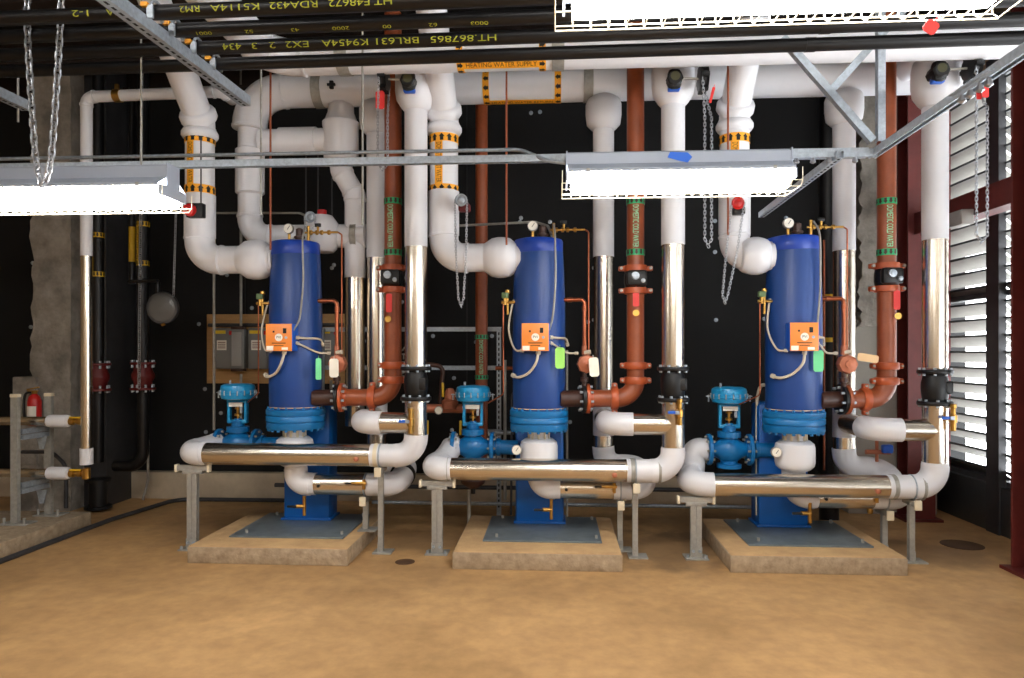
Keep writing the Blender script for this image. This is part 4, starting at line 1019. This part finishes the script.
bp = thing('plywood_board', 'plywood backboard behind the left blue tank, mounted on the black wall', 'board', W(275,350,7.4))
a, b_ = W(204,314,7.4), W(345,384,7.4)
mb = MB(); mb.box(((a.x+b_.x)/2,YB-.02,(a.z+b_.z)/2), (b_.x-a.x,.04,a.z-b_.z), bev=.003); mb.build('board', 'plywood', bp)
mb = MB(); z = W(0,325,7.4).z; mb.tube([(a.x+.03,YB-.06,W(220,325,7.4).z),(b_.x-.03,YB-.06,W(220,325,7.4).z)], .02, 10); mb.build('conduit', 'steel_dark', bp)
def make_switch():
    a, b_ = W(213,328,7.3), W(232,369,7.3)
    c = V(((a.x+b_.x)/2,YB-.12,(a.z+b_.z)/2)); w, h = b_.x-a.x, a.z-b_.z
    t = thing('switch_box', 'grey safety switch box at the left end of the plywood board', 'switch box', c, 'grey switch boxes')
    mb = MB(); mb.box(c+V((0,.01,0)), (w,.13,h), bev=.006); mb.build('enclosure', 'grey_box', t)
    mb = MB(); mb.box(c+V((0,-.065,0)), (w*.94,.02,h*.96), bev=.004); mb.build('door', 'grey_box', t)
    mb = MB(); mb.box(c+V((-w*.12,-.077,h*.40)), (w*.55,.003,h*.08)); mb.build('warning_label', 'yellow_label', t)
    mb = MB(); mb.box(c+V((-w*.05,-.077,h*.08)), (w*.5,.003,h*.24)); l = mb.build('notice_label', 'white_paper', t)
    mb = MB()
    for i in range(4): mb.box(c+V((-w*.05,-.079,h*(.15-.045*i))), (w*.4,.001,h*.018))
    mb.build('notice_print', 'dark_red', l)
    mb = MB(); mb.box(c+V((w*.44,-.075,h*.38)), (w*.14,.05,h*.1), bev=.008); mb.build('switch_handle', 'red_plastic', t)
    return t, c
s0, c = make_switch()
dx = W(257,340,7.3).x-W(222.5,340,7.3).x
dup(s0, c+V((dx,0,0)), 'grey safety switch box on the plywood board, just left of the blue tank')
dup(s0, c+V((W(327,340,7.3).x-W(222.5,340,7.3).x,0,0)), 'grey safety switch box on the plywood board, peeking out right of the blue tank')
q = W(239.5,349,7.35); t = thing('wireway', 'narrow light grey wiring box between two switch boxes', 'box', q)
mb = MB(); mb.box(q, (.155,.12,.42), bev=.004); mb.build('enclosure', 'grey_box', t)
mb = MB(); mb.box(q+V((0,-.065,0)), (.11,.015,.36), bev=.003); mb.build('cover', 'grey_box_light', t)
for s in (-1, 1): mb = MB(); mb.box(q+V((0,-.02,s*.225)), (.13,.1,.03), bev=.004); mb.build('end_hub', 'dark_brown_paint', t)

# ------------------------------------------------------------------ conduits, rods
def rod(name, lab, cat, pts, r, m, Rb=.08, group=None, straps=False):
    P = smooth(pts, Rb) if len(pts) > 2 else [V(p) for p in pts]
    mb = MB(); mb.tube(P, r, 10)
    return tag(mb.build(name, m, None, P[0]), lab, cat, group)
def vz(px, Y, y0, y1): return [W(px,y0,Y), V((W(px,y0,Y).x, Y, W(px,y1,Y).z))]
rod('conduit', 'thin upright grey conduit passing in front of the left switch box', 'conduit', vz(214,6.9,240,430), .014, 'galv_dull')
rod('conduit', 'thin upright grey conduit entering the narrow wiring box from above', 'conduit', vz(241,7.3,60,326), .014, 'galv_dull')
rod('conduit', 'short upright grey conduit leaving the narrow wiring box below', 'conduit', vz(241,7.3,374,425), .014, 'galv_dull')
rod('hanger_rod', 'thin red brown rod at the left end of the white header', 'rod', vz(270.5,5.4,60,250), .008, 'brown_paint')
rod('hanger_rod', 'thin red brown rod hanging beside the slim brown pipe', 'rod', vz(506.5,5.45,62,245), .008, 'brown_paint')
rod('hanger_rod', 'thin red brown rod hanging left of the right heater', 'rod', vz(728,5.45,62,235), .008, 'brown_paint')
rod('hanger_rod', 'thin grey rod hanging left of the first brown pipe', 'rod', vz(362.5,4.6,10,225), .007, 'galv_dull')
rod('hanger_rod', 'thin grey rod hanging near the left end of the white header', 'rod', vz(261,4.6,60,215), .007, 'galv_dull')
rod('hanger_rod', 'thin grey rod through the left strut stub', 'rod', vz(18,4.25,78,122), .007, 'galv_dull')
for i, px in enumerate((306,318,332)):
    rod('hanger_rod', ['leftmost of three thin dark rods behind the white crossover','middle one of three thin dark rods behind the white crossover','rightmost of three thin dark rods behind the white crossover'][i], 'rod', vz(px,6.6,155,230), .007, 'steel_dark', group='thin rods behind the crossover')
rod('conduit', 'long thin conduit along the top of the strut, bending down to the middle strip light', 'conduit',
    [W(-60,160,4.1), W(520,149.5,4.1), W(548,161,4.0), W(566,163,3.97)], .011, 'galvanized', .12)
rod('conduit', 'thin grey conduit crossing behind the left white drop pipe', 'conduit', [W(205,213,6.7), W(300,213,6.7), W(330,228,6.7), W(330,236,6.7)], .011, 'galv_dull', .1)
rod('conduit', 'thin grey conduit running to the top of the middle tank', 'conduit', [W(452,226,6.2), W(535,222,6.0), W(548,226,5.9), W(552,236,5.7)], .011, 'galv_dull', .08)
rod('conduit', 'grey conduit beside the left tank, down to the pad', 'conduit', vz(331,6.3,380,520), .013, 'galv_dull')
rod('conduit', 'grey conduit behind the middle tank at right', 'conduit', vz(567,6.3,350,520), .011, 'galv_dull')
rod('conduit', 'slim grey conduit left of the middle tank', 'conduit', vz(505,6.35,360,500), .015, 'galv_dull')
rod('conduit', 'thin copper line behind the right tank', 'pipe', vz(824,6.2,240,470), .009, 'copper')
rod('conduit', 'cream flexible conduit looping down left of the right tank to the pad', 'conduit', [W(768,385,5.8), W(760,385,5.95), W(757,400,6.0), W(757,515,6.0)], .014, 'hose_cream', .1)
rod('conduit', 'flexible conduit standing left of the middle tank', 'conduit', [W(514,392,5.9), W(512,396,5.95), W(511,515,6.1)], .010, 'steel_dark', .05)
rod('floor_pipe', 'long low galvanized pipe along the floor behind the heaters', 'pipe', [V((-1.75,6.62,.16)), V((2.2,6.62,.16))], .018, 'galvanized')
rod('floor_pipe', 'dark low pipe along the floor close to the back curb', 'pipe', [V((-2.9,7.1,.22)), V((2.6,7.1,.22))], .022, 'steel_dark')
rod('floor_conduit', 'grey conduit on the floor along the left pad and back curb', 'conduit', [V((-4.18,3.2,.02)), V((-4.18,6.35,.02)), V((-4.05,7.28,.02)), V((-2.5,7.3,.02)), V((-2.46,7.3,.05)), V((-2.46,7.3,.75))], .022, 'steel_dark', .2)
rod('wall_conduit', 'curved grey conduit dropping down the curb at back left', 'conduit', [W(148,440,7.3), W(148,480,7.3), W(143,500,7.25)], .014, 'galv_dull', .06)
# dark vertical pipe behind right tank
t = thing('dark_pipe', 'black pipe with yellow bands standing behind the right tank', 'pipe', W(832,360,6.5))
p = W(829,300,6.5); mb = MB(); mb.tube([(p.x,6.5,0),(p.x,6.5,4.4)], .085, 20); mb.build('pipe_section', 'black_pipe', t)
for py in (297, 340): 
    z = W(829,py,6.5).z; mb = MB(); mb.tube([(p.x,6.5,z-.02),(p.x,6.5,z+.02)], .089, 20); mb.build('label_band', 'yellow_paint', t)
vs = [V((-.19,-.03,0)),V((.19,-.03,0)),V((.19,0,0)),V((-.19,0,0)),V((.19,.03,0)),V((-.19,.03,0))]
wrap(vs, [[0,1,2,3],[3,2,4,5]], (p.x,6.5,W(829,318,6.5).z), (0,0,-1), (0.35,-1,0), .089, 'label_strip', 'yellow_paint', t)

# pressure regulator cluster behind the first riser
c = W(450,403,6.25); t = thing('pressure_regulator', 'brown regulator with small dial and yellow handles beside the middle control valve', 'regulator', c)
mb = MB(); mb.lathe([(.05,-.06),(.075,-.05),(.075,.02),(.05,.035),(.045,.10),(.03,.13),(0,.135)], c, seg=20); mb.lathe([(.04,-.3),(.05,-.29),(.04,-.27),(.04,.27),(.05,.29),(.04,.3)], c+V((0,0,-.05)), (1,0,0), 16); mb.build('regulator_body', 'cast_copper', t)
mb = MB(); mb.tube(smooth([c+V((-.24,0,-.05)), c+V((-.24,0,.34)), c+V((-.34,0,.36))], .05), .022, 12); mb.tube(smooth([c+V((-.09,0,-.0)), c+V((-.06,0,.33)), c+V((-.30,0,.36))], .06), .02, 12); mb.build('pipe_section', 'dark_brown_paint', t)
for x, z in ((-.06,.12),(-.2,-.22),(.1,-.22)): mb = MB(); mb.box(c+V((x,-.03,z)), (.022,.02,.13), bev=.006); mb.build('valve_handle', 'yellow_paint', t)
g = MB(); g.lathe([(.036,0),(.038,.02),(.03,.024)], c+V((-.09,-.06,-.06)), (0,-1,0), 18); g = g.build('pressure_gauge', 'galv_dull', t)
d = MB(); d.lathe([(.031,0),(.031,.003)], c+V((-.09,-.0835,-.06)), (0,-1,0), 18); d.build('dial', 'white_paper', g)
# drip strainer below middle valve
c = W(473,483,5.95); t = thing('strainer', 'dark round trap hanging under the middle control valve', 'strainer', c)
mb = MB(); mb.lathe([(0,-.05),(.03,-.045),(.06,-.03),(.1,.0),(.11,.03),(.1,.045),(.04,.05),(.04,.2)], c, seg=24); mb.build('trap_bowl', 'dark_brown_paint', t)
mb = MB(); mb.cyl(c+V((0,0,-.09)), c+V((0,0,-.04)), .02, 10); mb.build('drain_plug', 'black_iron', t)
rod('support_rod', 'short grey upright behind the middle front pipe', 'rod', vz(469,6.2,490,532), .018, 'galv_dull')
# small drain pieces behind right pad post
c = W(870,506,5.75); t = thing('brass_cock', 'brass drain valve low behind the right front pipe', 'valve', c)
mb = MB(); mb.lathe([(.018,-.06),(.024,-.05),(.024,-.02),(.03,-.015),(.03,.02),(.02,.025),(.02,.08)], c, seg=12); mb.cyl(c, c+V((.06,-.03,0)), .018, 10); mb.build('cock_body', 'brass', t)
mb = MB(); mb.box(c+V((.06,-.05,.0)), (.07,.02,.03), bev=.006); mb.build('lever', 'orange_paint', t)
# blue handled valve near right return
c = W(883,452,6.0); t = thing('lever_valve', 'small valve with blue handle above the right return elbow', 'valve', c)
mb = MB(); mb.cyl(c+V((-.14,.0,-.0)), c+V((.06,0,0)), .02, 10); mb.cyl(c+V((-.05,0,-.08)), c+V((-.05,0,.1)), .014, 8); mb.build('valve_body', 'cast_copper', t)
mb = MB(); mb.box(c+V((.02,-.03,.03)), (.09,.05,.07), bev=.015); mb.build('handle', 'box_blue', t)

# ------------------------------------------------------------------ left corner
mb = MB(); mb.box((-5.55,4.6,.065), (2.58,3.2,.13), bev=.012)
o = mb.build('concrete_pad', 'pad_side', None, (-5.55,4.6,0)); tag(o, 'long low concrete pad at the left edge under the pipe rack', 'concrete pad')
SY = 5.78
t = thing('pipe_rack', 'galvanized two post pipe rack on the left pad with cream caps', 'rack', W(16,520,SY))
for i, (px, Y, yt) in enumerate(((15.5,5.72,397),(49,6.05,396))):
    a = W(px,yt,Y)
    mb = MB(); channel(mb, (a.x,Y,.14), (a.x,Y,a.z), (0,1,0), w=.06); mb.build('post', 'galv_dull', t)
    mb = MB(); mb.box((a.x,Y,a.z+.012), (.068,.05,.03), bev=.005); mb.build('end_cap', 'cream', t)
    mb = MB(); mb.box((a.x+.02,Y,.136), (.24,.15,.012), bev=.002)
    for s in (-1, 1): mb.cyl((a.x+.02+s*.09,Y-.04,.14),(a.x+.02+s*.09,Y-.04,.19), .012, 6)
    mb.build('foot_plate', 'galv_dull', t)
a, b_ = W(15.5,430,5.72), W(49,430,6.05)
for py in (432, 486):
    z = W(15.5,py,5.72).z
    for dz in (0, -.05):
        mb = MB(); channel(mb, (a.x+.03,5.735,z+dz), (b_.x,6.03,z+dz), (0,0,1)); mb.build('crossbar', 'galvanized', t)
    mb = MB(); q = W(44,py+10,6.0); mb.prism([(-.05,.06),(.05,.06),(.02,-.06),(-.02,-.06)], q+V((0,-.03,0)), q+V((0,-.024,0)), (1,0,0), (0,0,1)); mb.build('gusset_plate', 'galvanized', t)
for i, py in enumerate((421, 473)):
    y = SY+.08; z = W(40,py,y).z; x1 = W(72,py,y).x
    t = thing('insulated_pipe', ['upper', 'lower'][i]+' horizontal bright metal pipe with white end on the left pipe rack', 'pipe', (x1,y,z))
    mb = MB(); mb.tube([(-6.85,y,z),(x1-.2,y,z)], .038, 20); mb.build('metal_jacket', 'stainless', t)
    mb = MB(); mb.lathe([(.038,0),(.052,.01),(.056,.03),(.056,.17),(.05,.19),(.03,.2)], (x1-.22,y,z), (1,0,0), 22); mb.build('insulation_jacket', 'white_pvc', t)
    mb = MB(); xe = x1
    mb.lathe([(.02,-.02),(.035,-.015),(.035,.02),(.022,.024),(.022,.05),(.032,.055),(.032,.09),(.022,.095),(.022,.15)], (xe,y,z), (1,0,0), 12); mb.lathe([(.02,-.05),(.034,-.045),(.034,.045),(.02,.05)], (xe+.13,y,z), (0,0,1), 12); mb.build('brass_fitting', 'brass', t)
    mb = MB(); mb.box((xe+.05,y-.03,z+.035), (.10,.02,.015), bev=.004); mb.build('valve_handle', 'yellow_paint', t)
vp = W(86.5,300,SY+.08); y = SY+.08
t = thing('insulated_pipe', 'slim pipe at left, white above and bright metal below, turning right near the ceiling', 'pipe', (vp.x,y,.5))
zt, zb, zz = W(87,97,y).z, W(87,256,y).z, W(87,462,y).z
q = W(222,93,y)
insulated_run(t, [(vp.x,y,zz),(vp.x,y,zt),(q.x,y,zt+.02),(q.x,y+.2,zt+.02)], .046, [.07,.07], [[(0,(zb-zz)/(zt-zz),'stainless'),((zb-zz)/(zt-zz),1,'white_pvc')],'white_pvc','white_pvc'], grow=.004, ext=.02)
mb = MB(); x = W(117,97,y).x; mb.tube([(x-.02,y,zt+.004),(x+.04,y,zt+.004)], .056, 20); mb.box((x,y,zt+.075), (.03,.03,.06), bev=.005); mb.build('pipe_hanger', 'brass', t)
mb = MB(); mb.tube([(vp.x,y,zz-.02),(vp.x,y,zz+.12)], .054, 20); mb.build('insulation_jacket', 'white_pvc', t)

# dark pipes with red flexible connectors
def flex_pipe(lab, px, px2, Y, yb, lt, lb, cy, turn=None, base=False):
    p = W(px,300,Y); t = thing('dark_pipe', lab, 'pipe', (p.x,Y,0), 'dark pipes with red connectors')
    zt = W(px,115,Y).z+.6; zb = W(px,yb,Y).z; zc = W(px,cy,Y).z
    mb = MB(); mb.tube(smooth([(p.x,Y,zt),(p.x,Y,zb)]+([turn] if turn else []), .2) if turn else [(p.x,Y,zt),(p.x,Y,zb)], .055, 20); mb.build('pipe_section', 'black_pipe', t)
    mb = MB(); mb.lathe([(.07,-.13),(.085,-.11),(.085,-.06),(.105,-.02),(.105,.02),(.085,.06),(.085,.11),(.07,.13)], (p.x,Y,zc), seg=24); fx = mb.build('flexible_connector', 'dark_red', t)
    for s in (-1, 1):
        mb = MB(); mb.lathe([(.115,0),(.118,.003),(.118,.022),(.115,.025)], (p.x,Y,zc+s*.115), (0,0,s), 24); q = MB().bolts((p.x,Y,zc+s*.115), (0,0,s), .098, 8, .012, -.03, .045); mb.build('flange', 'dark_red', t, extra=[(q,'galvanized')])
    za, zl = W(px,lt,Y).z, W(px,lb,Y).z
    pipe_label(t, (p.x,Y,(za+zl)/2), (0,0,-1), .056, za-zl, 'DOMESTIC HOT WATER', 'yellow_paint', 'label_black', strip='yellow_paint', text_size=.05, band=.05, narrow=.05, side=.6)
    if base:
        mb = MB(); mb.lathe([(.10,0.03),(.125,.035),(.125,.06),(.085,.065),(.085,.30),(.12,.305),(.12,.33),(.06,.335)], (p.x,Y,0), seg=24); mb.build('base_fitting', 'black_iron', t)
flex_pipe('dark upright pipe with red flexible connector beside the slim metal pipe', 98, 0, 6.75, 462, 233, 277, 377, None, True)
e = W(106,470,6.75)
flex_pipe('dark pipe with red flexible connector, bending left near the floor', 143, 0, 6.8, 466, 222, 266, 376, V((e.x+.06,6.8,W(143,466,6.8).z)))
t = thing('label_strip', 'narrow yellow lettered strip on a thin pipe left of the round dial', 'pipe', W(132,240,6.9)); p = W(132,240,6.9)
mb = MB(); mb.tube([(p.x,6.9,W(0,285,6.9).z),(p.x,6.9,4.3)], .03, 14); mb.build('pipe_section', 'black_pipe', t)
mb = MB(); mb.tube([(p.x,6.9,W(132,262,6.9).z),(p.x,6.9,W(132,227,6.9).z)], .032, 14); mb.build('label_band', 'yellow_paint', t)

# round dark disc hung by a chain
c = W(163,308,6.35); t = thing('round_dial', 'round dark glass faced dial hanging by a chain at back left', 'dial', c)
mb = MB(); mb.lathe([(.12,.03),(.15,.02),(.155,0),(.15,-.02),(.14,-.022)], c, (0,1,0), 32); mb.build('bezel', 'steel_dark', t)
mb = MB(); mb.lathe([(.14,0),(.10,.012),(.0,.018)], c+V((0,-.018,0)), (0,-1,0), 32); mb.build('glass_face', 'dark_glass', t)
mb = MB(); mb.cyl(c+V((-.05,0,.14)), c+V((-.05,0,.22)), .02, 10); mb.tube(smooth([c+V((-.05,0,.2)), c+V((-.05,.02,.26)), c+V((-.4,.1,.26))], .04), .016, 8); mb.build('stem', 'black_iron', t)
ch = MB(); chain(ch, [W(176,212,6.3), W(173.5,296,6.3)], .03, .003, .009); ch.build('hand_chain', 'chain_steel', t)
mb = MB(); mb.cyl(c+V((0,-.02,-.16)), c+V((.03,-.02,-.15)), .014, 8); mb.build('drain_tip', 'brass', t)

# red horn box behind the left lamp
c = W(194,210,5.2); t = thing('alarm_box', 'small red and black box at the right end of the left strip light', 'box', c)
mb = MB(); mb.box(c+V((.0,.03,0)), (.13,.06,.11), bev=.006); mb.build('back_box', 'black_iron', t)
mb = MB(); mb.lathe([(.05,0),(.045,.03),(.025,.035),(.02,.06)], c+V((-.03,0,.0)), (0,-1,0), 14); mb.build('red_cap', 'red_plastic', t)
rod('hanger_rod', 'thin bracket rod holding the small red and black box', 'rod', vz(201,5.26,140,206), .006, 'steel_dark')

# fire extinguisher on the pier
c = W(34.5,425,6.66); t = thing('fire_extinguisher', 'red fire extinguisher hanging on the concrete pier behind the pipe rack', 'fire extinguisher', c)
mb = MB(); mb.lathe([(.055,0),(.062,.01),(.062,.24),(.05,.28),(.025,.305),(.022,.32)], c, seg=24); mb.build('cylinder', 'red_plastic', t)
mb = MB(); mb.lathe([(.024,.31),(.026,.315),(.026,.345),(0,.35)], c, seg=14); mb.box(c+V((.0,-.02,.365)), (.13,.02,.014), Matrix.Rotation(-.2,3,'Y'), bev=.004); mb.box(c+V((.0,-.02,.34)), (.11,.02,.012), bev=.004); mb.build('valve_head', 'brass', t)
mb = MB(); mb.tube(curve([c+V((-.03,0,.33)), c+V((-.09,-.01,.30)), c+V((-.105,-.01,.15)), c+V((-.085,-.01,.0))], 8), .012, 8); mb.build('hose', 'rubber_black', t)
vs = []; 
mb = MB(); n = 8
P = [c+V((.0635*sin(a),-.0635*cos(a),z)) for z in (.04,.19) for a in [R_(-50+100*i/n) for i in range(n+1)]]
mb.add(P, [[i,i+1,n+2+i,n+1+i] for i in range(n)]); mb.build('label', 'white_paper', t)
mb = MB(); mb.box(c+V((0,.05,.15)), (.05,.05,.2)); mb.build('wall_bracket', 'black_iron', t)
# looped conduit behind rack
rod('conduit', 'curved grey flexible conduit behind the left pipe rack', 'conduit', [W(22,452,6.5), W(52,452,6.5), W(66,465,6.5), W(66,508,6.5)], .018, 'steel_dark', .14)

# floor drains / stains
for i, (px, py, r) in enumerate(((405,562,.075),(962,545,.16))):
    c = W(px,py,1.0); Y = EYE/(EYE-c.z); p = W(px,py,Y)
    mb = MB(); mb.lathe([(r,0),(r,.003),(r*.85,.004),(r*.8,.002),(0,.002)], (p.x,p.y,.0), seg=28)
    tag(mb.build('floor_cleanout', 'stain_brown', None, (p.x,p.y,0)), ['round rusty floor cleanout cover beside the middle T post','round brown floor cover on the floor near the louvres'][i], 'floor cover')
plate('flag_tape', 'scrap of bright red tape hanging from the nearest lamp guard', 'tape', W(931,27,1.9)+V((0,0,.0)), .035, .035, 'red_tag', 0, .6)

# junction box behind beam
c = W(978,225,5.9); mb = MB()
t = thing('junction_box', 'small grey metal box at the red side beam, before the louvres', 'box', V((3.36,6.1,2.72)))
mb.box((3.34,6.0,2.70), (.10,.22,.12), bev=.005); mb.build('enclosure', 'grey_box_light', t)
mb = MB(); mb.box((3.287,6.0,2.70), (.006,.20,.10), bev=.002); mb.build('cover', 'grey_box_light', t)

# ------------------------------------------------------------------ world and camera
wd = bpy.data.worlds.new('daylight'); SC.world = wd; wd.use_nodes = True
bg = wd.node_tree.nodes['Background']; bg.inputs[0].default_value = (.93,.97,1.0,1); bg.inputs[1].default_value = 7.0
cam = bpy.data.cameras.new('camera'); co = bpy.data.objects.new('camera', cam); COL.objects.link(co)
co.location = (0,0,EYE); co.rotation_euler = (pi/2, 0, TH)
cam.sensor_width = 36; cam.lens = 36*F/1024; cam.shift_y = (HY-339)/1024; cam.clip_start = .05
SC.camera = co
SC.view_settings.view_transform = 'Standard'; SC.view_settings.look = 'None'
SC.view_settings.exposure = 0.62; SC.view_settings.gamma = 1; SC.view_settings.use_curve_mapping = False
SC.cycles.use_denoising = True
SC.cycles.max_bounces = 8; SC.cycles.diffuse_bounces = 5; SC.cycles.glossy_bounces = 4
SC.cycles.sample_clamp_indirect = 8
